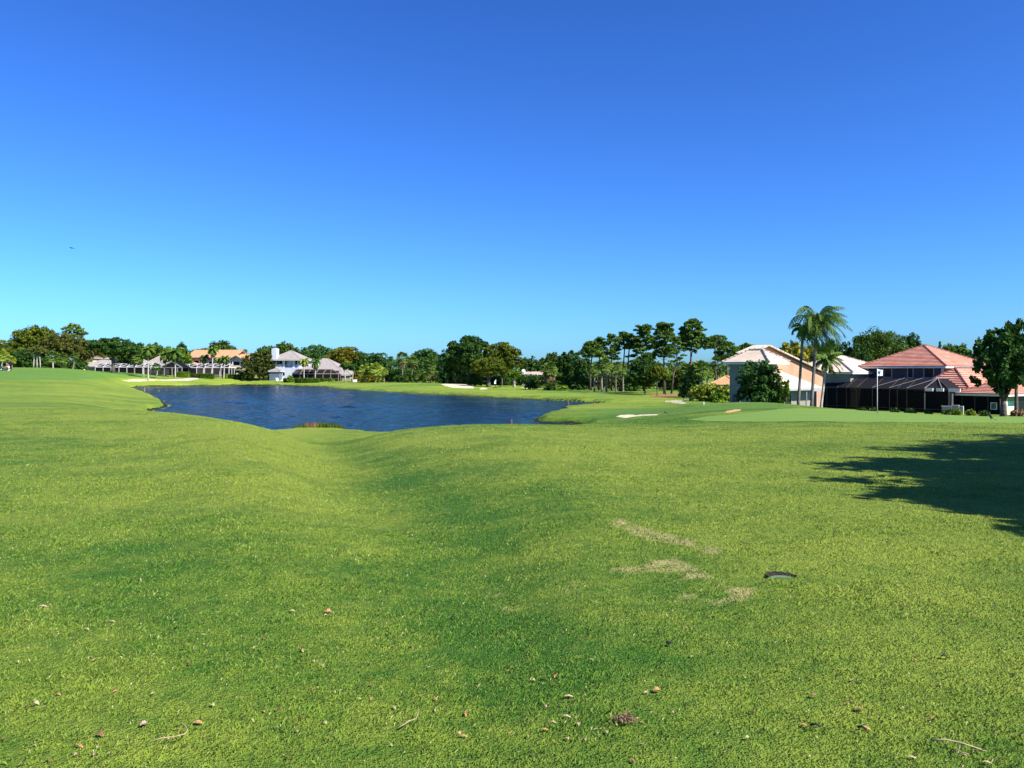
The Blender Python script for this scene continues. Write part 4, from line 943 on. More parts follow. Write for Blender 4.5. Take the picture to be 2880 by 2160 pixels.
def gable_roof(H_, x0, x1, y0, y1, ze, zr_, mat, oh=.45, n=12, along='x', fascia='white', cap='cap', name='roof', lift=.05):
    x0 -= oh; x1 += oh; y0 -= oh; y1 += oh; mb = MB()
    if along == 'x':
        ym = (y0+y1)/2; A = Vector((x0, ym, zr_)); B_ = Vector((x1, ym, zr_))
        courses(mb, (x0, y0, ze), (x1, y0, ze), B_, A, n, lift); courses(mb, (x0, y1, ze), (x1, y1, ze), B_, A, n, lift); k = '_x'
        rk = [((x0, y0, ze), A), ((x0, y1, ze), A), ((x1, y0, ze), B_), ((x1, y1, ze), B_)]
    else:
        xm = (x0+x1)/2; A = Vector((xm, y0, zr_)); B_ = Vector((xm, y1, zr_))
        courses(mb, (x0, y0, ze), (x0, y1, ze), B_, A, n, lift); courses(mb, (x1, y0, ze), (x1, y1, ze), B_, A, n, lift); k = '_y'
        rk = [((x0, y0, ze), A), ((x1, y0, ze), A), ((x0, y1, ze), B_), ((x1, y1, ze), B_)]
    ro = H_.part(name, mb, mat+k)
    f = MB()
    for a, b_ in rk: f.bar(Vector(a)-Vector((0, 0, .12)), Vector(b_)-Vector((0, 0, .12)), .06, .2)
    if along == 'x': f.box(x0, x1, y0+.03, y0+.09, ze-.2, ze-.05)
    H_.part('fascia', f, fascia, ro)
    cp = MB(); cp.tube([A+Vector((0, 0, .03)), B_+Vector((0, 0, .03))], .1, 6); H_.part('ridge_cap', cp, cap, ro)
    return ro

M['white'] = paint('white_trim', (.66, .65, .62), .6, .06)
M['greytrim'] = paint('grey_trim', (.30, .32, .36), .6, .08)
M['glass'] = paint('dark_glass', (.008, .010, .014), .3, .1, spec=.12)
M['tealglass'] = paint('teal_glass', (.02, .10, .09), .1, .2, spec=.6)
M['dark'] = paint('dark_interior', (.010, .010, .012), .9, .2)
M['creamwall'] = paint('cream_stucco', (.66, .54, .36), .9, .08, 1.2, bmp=.2)
M['creamshade'] = paint('shaded_cream_stucco', (.25, .235, .185), .9, .10, .8, bmp=.2)  # cream stucco darkened, the shade on the walls put into its colour
M['pinkwall'] = paint('peach_stucco', (.49, .255, .155), .9, .08, 1, bmp=.2)
M['yellowwall'] = paint('yellow_stucco', (.66, .52, .22), .9, .08, 1, bmp=.2)
M['mauvewall'] = paint('mauve_stucco', (.34, .25, .22), .9, .1, 1)
M['bluewhite'] = paint('white_stucco', (.52, .55, .60), .9, .05, 1)
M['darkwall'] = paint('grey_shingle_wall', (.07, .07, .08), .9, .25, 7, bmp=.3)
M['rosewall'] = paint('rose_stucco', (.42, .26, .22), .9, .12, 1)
M['brownwall'] = paint('brown_wall', (.16, .10, .075), .9, .15, 1)
M['bluegrey'] = paint('blue_grey_siding_shade', (.11, .15, .19), .8, .15, 2)  # siding colour, also holds the shade of the chimney's dark face
M['cap'] = paint('dark_ridge', (.22, .10, .08), .9, .3, 5)
M['capcream'] = paint('cream_ridge', (.45, .38, .32), .9, .35, 4)
M['capgrey'] = paint('grey_ridge', (.33, .29, .28), .9, .2, 4)
M['caporange'] = paint('orange_ridge', (.58, .32, .16), .9, .2, 4)
M['bronze'] = paint('bronze_metal', (.045, .040, .035), .5, .2, spec=.5)
M['tanmetal'] = paint('tan_metal', (.34, .27, .19), .5, .1)
M['whitemetal'] = paint('white_metal', (.66, .66, .67), .4, .04, spec=.5)
M['greymetal'] = paint('grey_metal', (.30, .31, .33), .4, .1, metal=.3)
M['wood'] = paint('weathered_wood', (.30, .25, .19), .9, .25, 6)
M['screen'] = screenmat('dark_screen', (.012, .012, .014), .90)
M['screenroof'] = screenmat('screen_roof', (.020, .019, .023), .88)
for nm, c, mt in (('red', (.55, .235, .165), (.56, .29, .21)), ('cream', (.68, .55, .41), (.62, .49, .36)), ('orange', (.56, .31, .16), None), ('lilac', (.285, .265, .25), (.34, .265, .235)), ('grey', (.34, .30, .29), None), ('purple', (.17, .125, .12), None), ('pink', (.46, .33, .29), None), ('terra', (.50, .17, .10), None)):
    M[nm+'_x'] = tilemat(nm+'_tiles', c, 'x', .3, .16, mottled=mt); M[nm+'_y'] = tilemat(nm+'_tiles_side', c, 'y', .3, .16, mottled=mt)

def cage(label, H_, x0, x1, y0, y1, z0, ze, zt, mat, slope=2.0, bay=2.0, hipR=True, hipL=False, screen='screen', roofs='screenroof', dia=0, w=.10, name='screen_enclosure', posts=None, gutter=None):
    """screened pool enclosure (aluminium frame with mesh panels), attached in front of a house"""
    root = empty(name, H_.o, H_.th, label, 'screen cage')
    def P(nm, mb, m_): return mb.build(nm, M[m_], root)
    xs = posts or [x0+(x1-x0)*i/max(1, round((x1-x0)/bay)) for i in range(round((x1-x0)/bay)+1)]
    ys = y0+slope
    for x in xs:
        m_ = MB(); m_.box(x-w/2, x+w/2, y0-w/2, y0+w/2, z0, ze-w/2); P('post', m_, mat)
    for yy in np.arange(y0+2, y1-.5, 2):
        m_ = MB(); m_.box(x1-w/2, x1+w/2, yy-w/2, yy+w/2, z0, ze-w/2); P('post', m_, mat)
    f = MB(); f.box(x0, x1, y0-w*.7, y0+w*.7, ze-w/2, ze+w); f.box(x1-w*.7, x1+w*.7, y0+w*.7, y1, ze-w/2, ze+w); f.box(x0, x1, y0-w*.3, y0+w*.3, z0+.9, z0+.9+w*.6)
    P('eave_beam', f, gutter or mat)
    xi1 = x1-slope if hipR else x1; xi0 = x0+slope if hipL else x0
    r_ = MB(); sh = .03
    for i, x in enumerate(xs):
        xt = min(max(x+dia, xi0), xi1); r_.bar((x, y0, ze+w), (xt, ys, zt+w*.3), w*.7)
        if not dia: r_.bar((xt, ys, zt+w*.3), (xt, y1, zt+w*.3), w*.6)
        if dia and i+1 < len(xs): r_.bar((xs[i+1], y0, ze+w), (min(x+dia, xi1), ys, zt+w*.3), w*.7)
    r_.bar((xi0, ys, zt+w*.3), (xi1, ys, zt+w*.3), w*.8)
    if hipR: r_.bar((x1, y0, ze+w), (xi1, ys, zt+w*.3), w*.8)
    P('roof_beam', r_, mat)
    s = MB(); s.poly([(x0, y0, ze), (x1, y0, ze), (xi1, ys, zt), (xi0, ys, zt)]); s.poly([(xi0, ys, zt), (xi1, ys, zt), (xi1, y1, zt), (xi0, y1, zt)])
    if hipR: s.poly([(x1, y0, ze), (x1, y1, ze), (xi1, y1, zt), (xi1, ys, zt)])
    P('screen_roof', s, roofs)
    s = MB(); s.poly([(x0, y0, z0), (x1, y0, z0), (x1, y0, ze), (x0, y0, ze)]); s.poly([(x1, y0, z0), (x1, y1, z0), (x1, y1, ze), (x1, y0, ze)]); s.poly([(x0, y0, z0), (x0, y1, z0), (x0, y1, ze), (x0, y0, ze)])
    P('screen_wall', s, screen); return root

# ---- red tiled house on the right
H1 = House(2658, 75, -55, -2.45, 'large red-tiled two-storey house behind the flagstick')
GZ1 = -2.45; ze = zrow(1029, 75)-GZ1; zrd = zrow(971, 80)-GZ1
xl = H1.Y(2420, 1029).x
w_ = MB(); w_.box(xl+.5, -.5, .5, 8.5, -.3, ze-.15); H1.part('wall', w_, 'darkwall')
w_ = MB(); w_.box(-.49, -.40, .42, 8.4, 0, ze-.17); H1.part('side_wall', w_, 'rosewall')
w_ = MB(); w_.box(-.55, -.36, .36, .56, 0, ze-.2); w_.box(xl+.46, xl+.6, .4, .56, 0, ze-.2); H1.part('corner_trim', w_, 'white')
hip(H1, xl+.3, -.3, .3, 9.2, ze, zrd, 'red', oh=.45, n=15, cap='cap', lift=.07)
for (a, b_, r0, r1) in ((2487, 2507, 1036, 1060), (2554, 2567, 1036, 1061), (2600, 2625, 1036, 1061)):
    p0 = H1.Y(a, r1, .5); p1 = H1.Y(b_, r0, .5); H1.window(p0.x, p1.x, p0.z, p1.z, .5, mat='greytrim', fr=.10)
# lower right wing and annex
zw = zrow(1097, 71.9)-GZ1
w_ = MB(); w_.box(.02, 2.75, -1.5, 12, -.3, zw-.15); H1.part('wing_wall', w_, 'brownwall')
hip(H1, -1.6, 2.75, -1.5, 13, zw, zw+2.0, 'red', oh=.42, n=10, cap='cap', name='wing_roof', lift=.07)
w_ = MB(); w_.box(6.1, 6.5, -2.95, 9, -.3, 2.0); w_.box(2.8, 6.097, .2, 9, -.3, 2.0); H1.part('annex_wall', w_, 'creamwall')
w_ = MB(); w_.box(2.9, 6.09, -2.90, -2.86, -.3, 2.0); pp = H1.part('patio_shade_panel', w_, 'screen')  # dark panel added in place of the shade in the patio recess
for q_ in (2.9, 4.0, 5.1): w_ = MB(); w_.box(q_, q_+.06, -2.97, -2.91, -.3, 2.0); H1.part('post', w_, 'bronze', pp)
hip(H1, 3.0, 6.5, -2.95, 9, 2.12, 3.1, 'red', oh=.5, n=8, cap='cap', name='annex_roof', lift=.07)
a = H1.X(2833, 1140, 6.5); b_ = H1.X(2853, 1112, 6.5)
H1.window(a.y, b_.y, a.z-.1, b_.z, 6.5, glass='tealglass', plane='x', mat='white', fr=.08)
a = H1.X(2858, 1160, 6.5); b_ = H1.X(2884, 1112, 6.5)
H1.window(a.y, b_.y, .1, b_.z, 6.5, plane='x', mat='white', name='doorway', fr=.08)
p0 = H1.Y(2788, 1150, -2.95); p1 = H1.Y(2802, 1134, -2.95); H1.window(p0.x, p1.x, p0.z, p1.z, -2.95, glass='tealglass', mat='white', fr=.06)
# left wing with small gable, chimney
c0 = H1.loc(W(2345, 1050, 83.5)); w_ = MB(); w_.box(c0.x-1.25, c0.x, c0.y, c0.y+.85, -.3, zrow(1024, 83.5)-GZ1); ch = H1.part('chimney', w_, 'bluegrey')
w_ = MB(); w_.box(c0.x+.003, c0.x+.03, c0.y-.002, c0.y+.852, 0, zrow(1024, 83.5)-GZ1-.004); H1.part('chimney_lit_side', w_, 'creamwall', ch)  # one chimney: shaded face coloured dark, sunlit face coloured pale
w_ = MB(); w_.box(c0.x-1.33, c0.x+.1, c0.y-.08, c0.y+.93, zrow(1024, 83.5)-GZ1+.003, zrow(1022, 83.5)-GZ1); w_.box(c0.x-.9, c0.x-.4, c0.y+.2, c0.y+.6, zrow(1022, 83.5)-GZ1+.003, zrow(1019, 83.5)-GZ1); H1.part('chimney_cap', w_, 'dark', ch)
wl0 = H1.Y(2300, 1090, .9).x
w_ = MB(); w_.box(wl0, xl+.49, .9, 6, -.3, 2.2); H1.part('left_wing_wall', w_, 'brownwall')
hip(H1, xl-3.2, xl+.2, .9, 6, zrow(1076, 84)-GZ1, zrow(1050, 84)-GZ1, 'red', oh=.4, n=7, name='left_wing_roof', lift=.06)
# big screen cage
zc = zrow(1096, 70.5)-GZ1
xa = H1.Y(2298, 1092, -4.4).x; xb = H1.Y(2668, 1097, -4.4).x
cg = cage('large black screened pool cage under the red roof', H1, xa, xb, -4.4, .4, -.3, zc, zc+.95, 'bronze', slope=1.9, hipR=True, w=.07,
     posts=[H1.Y(p_, 1120, -4.4).x for p_ in (2298, 2326, 2354, 2381, 2409, 2454, 2502, 2524, 2551, 2601, 2668)])
bx = MB()
for p_ in (2454, 2502, 2551, 2601, 2650):
    x = H1.Y(p_, 1096, -4.4).x; bx.bar((x, -4.45, zc+.10), (min(x+2.2, xb-1.9), -2.5, zc+1.02), .045)
bx.build('light_roof_beam', M['greymetal'], cg)
bx = MB()
for (p0_, p1_) in ((2603, 2625), (2635, 2655), (2669, 2702)):
    a = H1.Y(p0_, 1099, -4.5).x; b_ = H1.Y(p1_, 1099, -4.5).x; bx.box(a, b_, -4.62, -4.5, zc-.16, zc+.12)
bx.build('sunlit_gutter', M['whitemetal'], cg)  # white pieces stand for the sunlit stretches of the gutter
bx = MB()
for p_ in (2601, 2678): x = H1.Y(p_, 1120, -4.5).x; bx.box(x-.05, x+.05, -4.52, -4.44, .3, zc-.35)
bx.build('sunlit_pale_post', M['greymetal'], cg)  # pale overlay, sunlight on the cage post put into its colour
# interior furniture behind the screen and pale low panels by the bed
pr = empty('patio_gate', H1.o, H1.th, 'pale grey low mesh panels beside the flower bed', 'panel')
for (p0_, p1_, t_) in ((2649, 2676, 1143), (2677, 2696, 1141), (2700, 2708, 1144)):
    a = H1.Y(p0_, t_, -4.9); b_ = H1.Y(p1_, t_, -4.9); g_ = MB(); g_.box(a.x, b_.x, -4.92, -4.88, .25, a.z)
    g_.build('mesh_panel', M['greymetal'], pr); g_ = MB(); g_.box(a.x-.04, b_.x+.04, -4.95, -4.85, a.z+.003, a.z+.07)
    g_.box(b_.x, b_.x+.06, -4.94, -4.86, .2, a.z); g_.build('frame', M['whitemetal'], pr)

# ---- pale tiled house (peach gable)
H2 = House(2157, 66, -50, -2.3, 'pale house with a peach gable and cream tiled roofs')
G2 = -2.3
xl = H2.Y(2052, 1017).x; ze = zrow(1017, 66)-G2; za = zrow(983, 67.5)-G2
w_ = MB(); w_.box(xl, 0, 0, 1.6, -.3, ze-.12); H2.part('wall', w_, 'creamshade')
w_ = MB(); w_.box(xl+.8, .002, -.25, -.002, -.3, zrow(1088, 66)-G2); H2.part('lower_wall', w_, 'creamshade')
hip(H2, xl, 0, 0, 2.4, ze, za, 'cream', oh=.45, n=9, cap='capcream', lift=.012)
w_ = MB(); xd = H2.Y(2082, 1050).x; w_.tube([(xd, -.06, ze-.2), (xd, -.06, 0)], .05, 6); H2.part('downspout', w_, 'greymetal')
gx0 = -2.5
L0 = H2.X(2110, 990, gx0); AP = H2.X(2154, 970, gx0); RR = H2.X(2314, 1048, gx0)
w_ = MB(); w_.slab([(gx0, L0.y, 0), (gx0, L0.y, L0.z-.15), (gx0, AP.y, AP.z-.12), (gx0, RR.y, RR.z-.12), (gx0, RR.y, 0)], 0)
w_ = MB(); vs = [(L0.y, -.3), (RR.y, -.3), (RR.y, RR.z-.12), (AP.y, AP.z-.12), (L0.y, L0.z-.15)]
w_.add([(gx0, y, z) for y, z in vs]+[(gx0-1.1, y, z) for y, z in vs], [(0, 1, 2, 3, 4), (9, 8, 7, 6, 5)]+[(i, 5+i, 5+(i+1) % 5, (i+1) % 5) for i in range(5)])
H2.part('gable_wall', w_, 'pinkwall')
rf = MB(); courses(rf, (gx0-1.3, RR.y+.3, RR.z-.02), (gx0+.35, RR.y+.3, RR.z-.02), (gx0+.35, AP.y, AP.z), (gx0-1.3, AP.y, AP.z), 22, .012)
courses(rf, (gx0+.35, L0.y-.3, L0.z-.05), (gx0-1.3, L0.y-.3, L0.z-.05), (gx0-1.3, AP.y, AP.z), (gx0+.35, AP.y, AP.z), 8, .012)
gr = H2.part('gable_roof', rf, 'cream_x')
vg = MB(); vg.bar((gx0+.3, RR.y+.3, RR.z-.05), (gx0+.3, AP.y, AP.z-.03), .16, .13); vg.bar((gx0+.3, L0.y-.3, L0.z-.08), (gx0+.3, AP.y, AP.z-.03), .16, .13); H2.part('verge', vg, 'capcream', gr)
w_ = MB(); w_.box(-7, gx0-1.103, 8, 13, -.3, 3.6); H2.part('back_wall', w_, 'creamshade'); hip(H2, -7, gx0-1.6, 8, 13, 3.75, 4.3, 'cream', oh=.4, n=6, cap='capcream', name='back_roof', lift=.03)
# lean-to roof
E0 = H2.X(2215, 1093, 1.5); E1 = H2.X(2314, 1093, 1.5); zt0 = H2.X(2240, 1045, gx0).z; ze0 = zrow(1093, 64.5)-G2
rf = MB(); courses(rf, (1.5, .9, ze0), (1.5, E1.y, ze0), (gx0+.02, E1.y, zt0), (gx0+.02, .9, zt0), 11, .012)
lr_ = H2.part('lean_to_roof', rf, 'cream_y')
fs = MB(); fs.box(1.42, 1.52, .95, E1.y, ze0-.2, ze0-.04); H2.part('fascia', fs, 'greytrim', lr_)
w_ = MB(); w_.box(gx0+.05, .55, 1.7, E1.y-.1, -.3, ze0-.05); H2.part('lean_to_wall', w_, 'creamshade')
a = H2.X(2192, 1120, .55); b_ = H2.X(2225, 1096, .55); H2.window(max(a.y, 1.8), b_.y, .2, ze0-.35, .55, plane='x', name='doorway', mat='greytrim')
a = H2.X(2282, 1120, .55); b_ = H2.X(2296, 1096, .55); H2.window(a.y, b_.y, .2, ze0-.35, .55, plane='x', name='doorway', mat='greytrim')
w_ = MB(); a = H2.X(2268, 1110, 1.3).y; w_.tube([(1.3, a, 0), (1.3, a, ze0-.2)], .07, 6); H2.part('porch_post', w_, 'greymetal')
# rear block
bx0 = H2.loc(W(2238, 1040, 84)); 
w_ = MB(); w_.box(bx0.x-1, bx0.x+6, bx0.y, bx0.y+9, -.3, zrow(1046, 86)-G2-.1); H2.part('rear_wall', w_, 'creamshade')
hip(H2, bx0.x-1, bx0.x+6, bx0.y, bx0.y+9, zrow(1046, 86)-G2, zrow(1004, 88)-G2, 'cream', oh=.5, n=12, cap='capcream', name='rear_roof', lift=.012)
# ---- little house beyond the shrubs (orange roof)
H3 = House(2075, 118, -20, -2.0, 'distant orange-roofed house glimpsed left of the pale house')
w_ = MB(); x0 = H3.Y(2003, 1080).x; w_.box(x0, -.5, 0, 6, -.3, zrow(1083, 118)+2-.1); H3.part('wall', w_, 'creamwall')
hip(H3, x0, 0, 0, 6, zrow(1082, 118)+2, zrow(1058, 120)+2, 'orange', oh=.5, n=8, cap='caporange', lift=.03)
# ---- red-roofed house glimpsed between the trunks
H4 = House(1800, 185, 0, -2.0, 'low red-brown-roofed house glimpsed between the palm trunks')
x0 = H4.Y(1640, 1080).x; z4 = zrow(1072, 185)+2
w_ = MB(); w_.box(x0, 0, 0, 7, -.3, z4-.1); H4.part('wall', w_, 'rosewall')
hip(H4, x0, 0, 0, 7, z4, zrow(1054, 187)+2, 'terra', oh=.6, n=8, lift=.03)
H4.window(H4.Y(1752, 1080).x, H4.Y(1775, 1080).x, .8, 2.0, 0)
# ---- pink-roofed house
H5 = House(1545, 196, 4, zrow(1092, 196), 'pink-roofed low house with a white chimney in the distance')
g5 = zrow(1092, 196); x0 = H5.Y(1464, 1080).x; z5 = zrow(1073, 196)-g5
w_ = MB(); w_.box(x0, 0, 0, 9, -.5, z5-.1); H5.part('wall', w_, 'creamshade')
gable_roof(H5, x0, 0, 0, 9, z5, zrow(1046.5, 200)-g5, 'pink', oh=.6, n=10, cap='capcream')
w_ = MB(); a = H5.Y(1467, 1060, .5).x; b_ = H5.Y(1477, 1060, .5).x; w_.box(a, b_, -.2, .9, 0, zrow(1040, 196)-g5); w_.box(a+.2, b_-.2, 0, .7, zrow(1040, 196)-g5+.003, zrow(1038, 196)-g5); H5.part('chimney', w_, 'white')
for (p0_, p1_) in ((1486, 1492), (1506, 1512)):
    a = H5.Y(p0_, 1060, 1.2); b_ = H5.Y(p1_, 1060, 1.2); w_ = MB(); w_.box(a.x, b_.x, .9, 3, zrow(1063, 196)-g5, zrow(1054, 196)-g5); dm = H5.part('dormer', w_, 'white')
    w_ = MB(); w_.box(a.x+.08, b_.x-.08, .88, .9-.003, zrow(1062.5, 196)-g5, zrow(1054.5, 196)-g5); H5.part('pane', w_, 'glass', dm)
a = H5.Y(1524, 1088); b_ = H5.Y(1537, 1079); H5.window(a.x, b_.x, .3, b_.z, 0, name='doorway', mat='white', glass='glass')
a = H5.Y(1468, 1088); b_ = H5.Y(1474, 1079); H5.window(a.x, b_.x, .3, b_.z, 0, mat='white')
H6 = House(1606, 188, 8, zrow(1096, 188), 'pink hip-roofed wing house right of the stout palm')
g6 = zrow(1096, 188); x0 = H6.Y(1566, 1080).x
w_ = MB(); w_.box(x0, 0, 0, 6, -.5, zrow(1079, 188)-g6-.1); H6.part('wall', w_, 'creamwall')
hip(H6, x0, 0, 0, 6, zrow(1079, 188)-g6, zrow(1060, 191)-g6, 'pink', oh=.5, n=8, cap='capcream', lift=.03)
a = H6.Y(1584, 1090); b_ = H6.Y(1590, 1082); H6.window(a.x, b_.x, .8, 2.0, 0)
# ---- white two-storey house
H7 = House(844, 246, -6, zrow(1067, 246), 'white two-storey house with a tall white chimney across the lake')
g7 = zrow(1067, 246); x0 = H7.Y(764, 1040).x; z7 = zrow(1012, 246)-g7; zm = zrow(1034, 246)-g7
w_ = MB(); w_.box(x0, 0, 0, 10, -.5, zm); H7.part('wall', w_, 'bluewhite')
w_ = MB(); w_.box(x0+.3, -.2, 1.3, 10, zm+.003, z7-.1); H7.part('upper_wall', w_, 'bluewhite')
hip(H7, x0, 0, -.2, 9, z7, zrow(985.5, 250)-g7, 'lilac', oh=.8, n=10, cap='capgrey', lift=.03)
w_ = MB(); a = H7.Y(766.5, 1000, 0).x; b_ = H7.Y(780.5, 1000, 0).x; w_.box(a, b_, -.75, 1.2, z7-.22, zrow(980, 246)-g7); w_.box(a+.4, b_-.5, -.3, .6, zrow(980, 246)-g7+.003, zrow(978.5, 246)-g7); H7.part('chimney', w_, 'bluewhite')
cb_ = MB(); 
for p_ in (769, 775, 798, 826): x = H7.Y(p_, 1030, .1).x; cb_.box(x-.35, x+.35, .05, .35, zm+.003, z7-.25)
H7.part('balcony_column', cb_, 'white')
rl = MB(); rl.box(x0+.1, -6, .02, .08, zm+1.0, zm+1.08)
for k in range(40): x = x0+.2+k*(-6-x0)/41; rl.box(x, x+.05, .03, .07, zm+.003, zm+1.0)
H7.part('balcony_railing', rl, 'white')
for (p0_, p1_, r0, r1) in ((787, 794, 1012.5, 1024), (801, 806, 1012.5, 1024.5), (822, 825, 1015, 1024), (830, 836, 1014, 1025), (839, 844, 1015, 1021)):
    a = H7.Y(p0_, r1, 1.3); b_ = H7.Y(p1_, r0, 1.3); H7.window(a.x, b_.x, a.z, b_.z-.1, 1.3, mat='bluewhite')
a = H7.Y(795, 1056.5); b_ = H7.Y(801, 1047); H7.window(a.x, b_.x, a.z, b_.z, 0, mat='white', fr=.1)
# porch with small hip roof at the left
pz = zrow(1044, 244)-g7; a = H7.Y(757, 1045, -2.5).x; b_ = H7.Y(786, 1045, -2.5).x
w_ = MB(); w_.box(a, b_-.2, -2.4, -.01, -.3, pz-.1); H7.part('porch_wall', w_, 'bluegrey')
hip(H7, a, b_, -2.4, .2, pz, pz+.75, 'lilac', oh=.35, n=4, cap='capgrey', name='porch_roof', lift=.03)
# ---- long-roofed house joined on the right
H8 = House(962, 244, -4, zrow(1070, 244), 'long low house with a mottled pink-grey roof beside the white house')
g8 = zrow(1070, 244); x0 = H8.Y(846, 1040).x; z8 = zrow(1041, 244)-g8
w_ = MB(); w_.box(x0, 0, 0, 11, -.5, z8-.1); H8.part('wall', w_, 'brownwall')
hip(H8, x0, -.8, 0, 11, z8, zrow(1008, 249)-g8, 'lilac', oh=.8, n=12, cap='capgrey', lift=.03)
w_ = MB(); w_.box(-1.0, 2.9, -1.6, 5, -.5, zrow(1055, 243)-g8); H8.part('wing_wall', w_, 'creamshade')
hip(H8, -1.2, 2.9, -1.6, 6, zrow(1054, 243)-g8, zrow(1036, 245)-g8, 'lilac', oh=.5, n=6, cap='capgrey', name='wing_roof', lift=.03)
for (p0_, p1_) in ((868, 874), (893, 899)):
    a = H8.Y(p0_, 1032, 3.0); b_ = H8.Y(p1_, 1024, 3.0)
    w_ = MB(); w_.box(a.x, b_.x, 1.2, 3.5, z8+.6, zrow(1024, 246)-g8); sk = H8.part('dormer', w_, 'white')
    w_ = MB(); w_.box(a.x+.12, b_.x-.12, 1.18, 1.197, z8+.9, zrow(1025, 246)-g8); H8.part('pane', w_, 'glass', sk)
xa = H8.Y(822, 1050, -5).x; xb = H8.Y(952, 1050, -5).x
cage('dark bronze screen cage with a tan beam beside the white house', H8, xa, xb, -5, 0, -.4, zrow(1051.5, 239)-g8, zrow(1039, 241)-g8, 'tanmetal', slope=3.2, bay=2.6, w=.12)
tag(MB().box(-.5, .5, -.4, .4, 0, .85).build('utility_box', M['white'], None, gp(998.5, 231)), 'small white utility box beside the brownish bush', 'utility box')
bx_ = [o for o in col.objects if o.name == 'utility_box'][0]
MB().box(-.54, .54, -.44, .44, .853, .9).build('lid', M['greymetal'], bx_)
# ---- orange-roofed house
H9 = House(700, 268, -5, zrow(1060, 268), 'two-storey house with an orange tiled roof across the lake')
g9 = zrow(1060, 268); x0 = H9.Y(533, 1010).x; z9 = zrow(1005, 268)-g9
w_ = MB(); w_.box(x0, 0, 0, 11, -.5, z9-.1); H9.part('wall', w_, 'mauvewall')
gable_roof(H9, x0, -5.5, 0, 11, z9, zrow(984.5, 274)-g9, 'orange', oh=1.0, n=12, cap='caporange', fascia='mauvewall')
gable_roof(H9, -8, .2, 1, 11, zrow(1008, 268)-g9, zrow(996, 274)-g9, 'orange', oh=.8, n=8, cap='caporange', fascia='mauvewall', name='end_roof')
# gable wing
wx0 = H9.Y(645, 1030, -3).x; wx1 = H9.Y(688, 1030, -3).x; zg = zrow(1013, 264)-g9; zp = zrow(1001, 264)-g9
w_ = MB(); xm = (wx0+wx1)/2; w_.box(wx0, wx1, -3, -.01, -.5, zg)
H9.part('gable_wing', w_, 'creamwall')
w_ = MB(); w_.add([(wx0, -3, zg+.003), (wx1, -3, zg+.003), (xm, -3, zp), (wx0, 3, zg+.003), (wx1, 3, zg+.003), (xm, 3, zp)], [(0, 1, 2), (3, 5, 4), (0, 2, 5, 3), (1, 4, 5, 2)]); H9.part('gable', w_, 'creamwall')
gable_roof(H9, wx0, wx1, -3.3, 3, zg-.1, zp+.25, 'orange', oh=.7, n=6, along='y', cap='caporange', fascia='mauvewall', name='gable_roof')
for (p0_, p1_, r0, r1) in ((648, 653, 1017, 1027), (656, 674, 1017, 1028), (677, 684, 1017, 1028), (647, 653, 1041, 1052), (656, 664, 1041, 1052)):
    a = H9.Y(p0_, r1, -3); b_ = H9.Y(p1_, r0, -3); H9.window(a.x, b_.x, a.z, b_.z, -3, mat='white', glass='glass', fr=.16)
for (p0_, p1_, r0, r1) in ((546, 559, 1014, 1022), (568, 580, 1014, 1023), (588, 603, 1017, 1026), (611, 624, 1017, 1027), (633, 642, 1019, 1035)):
    a = H9.Y(p0_, r1); b_ = H9.Y(p1_, r0); H9.window(a.x, b_.x, a.z, b_.z, 0, mat='creamwall', glass='glass', fr=.35)
# side room with small orange roof
a = H9.Y(516, 1030, -4).x; b_ = H9.Y(548, 1030, -4).x
w_ = MB(); w_.box(a, b_, -4, -.02, -.3, zrow(1027, 262)-g9); H9.part('side_room', w_, 'mauvewall')
hip(H9, a, b_, -4, 0, zrow(1027, 262)-g9, zrow(1016.5, 262)-g9, 'orange', oh=.4, n=4, cap='caporange', name='side_roof', lift=.03)
xa = H9.Y(508, 1034, -9).x; xb = H9.Y(644, 1034, -9).x
cage('long white-framed screen cage before the orange-roofed house', H9, xa, xb, -9, -4.2, -.3, zrow(1034, 258)-g9, zrow(1024, 260)-g9, 'whitemetal', slope=2.6, dia=2.0, bay=2.6, w=.13, hipR=False)
# gabled white cage
gc = empty('gabled_screen_enclosure', (0, 0, 0), 0, 'gabled screen cage with a pointed white-edged roof behind the spreading palm', 'screen cage')
g_ = W(484, 1055, 252); fr = MB(); pl_ = W(448, 1034, 250); pr_ = W(512, 1034, 250); pt_ = W(484, 1016.5, 250); zb_ = zrow(1056, 250)
fr.bar(pl_, pt_, .3); fr.bar(pt_, pr_, .3); fr.bar(pl_, pr_, .2)
for p_ in (448, 462, 484, 499, 512): v = W(p_, 1034, 250); fr.bar((v.x, v.y, zb_-.5), (v.x, v.y, v.z), .22)
fr.build('frame', M['greymetal'], gc)
sc = MB(); sc.poly([(pl_.x, 250.1, zb_-.5), (pr_.x, 250.1, zb_-.5), (pr_.x, 250.1, pl_.z), (pt_.x, 250.1, pt_.z), (pl_.x, 250.1, pl_.z)])
sc.poly([(pl_.x, 250.1, pl_.z), (pt_.x, 250.1, pt_.z), (pt_.x, 257, pt_.z), (pl_.x, 257, pl_.z)]); sc.poly([(pr_.x, 250.1, pl_.z), (pt_.x, 250.1, pt_.z), (pt_.x, 257, pt_.z), (pr_.x, 257, pl_.z)])
sc.poly([(pl_.x, 257, zb_-.5), (pr_.x, 257, zb_-.5), (pr_.x, 257, pl_.z), (pt_.x, 257, pt_.z), (pl_.x, 257, pl_.z)]); sc.build('screen', M['screen'], gc)
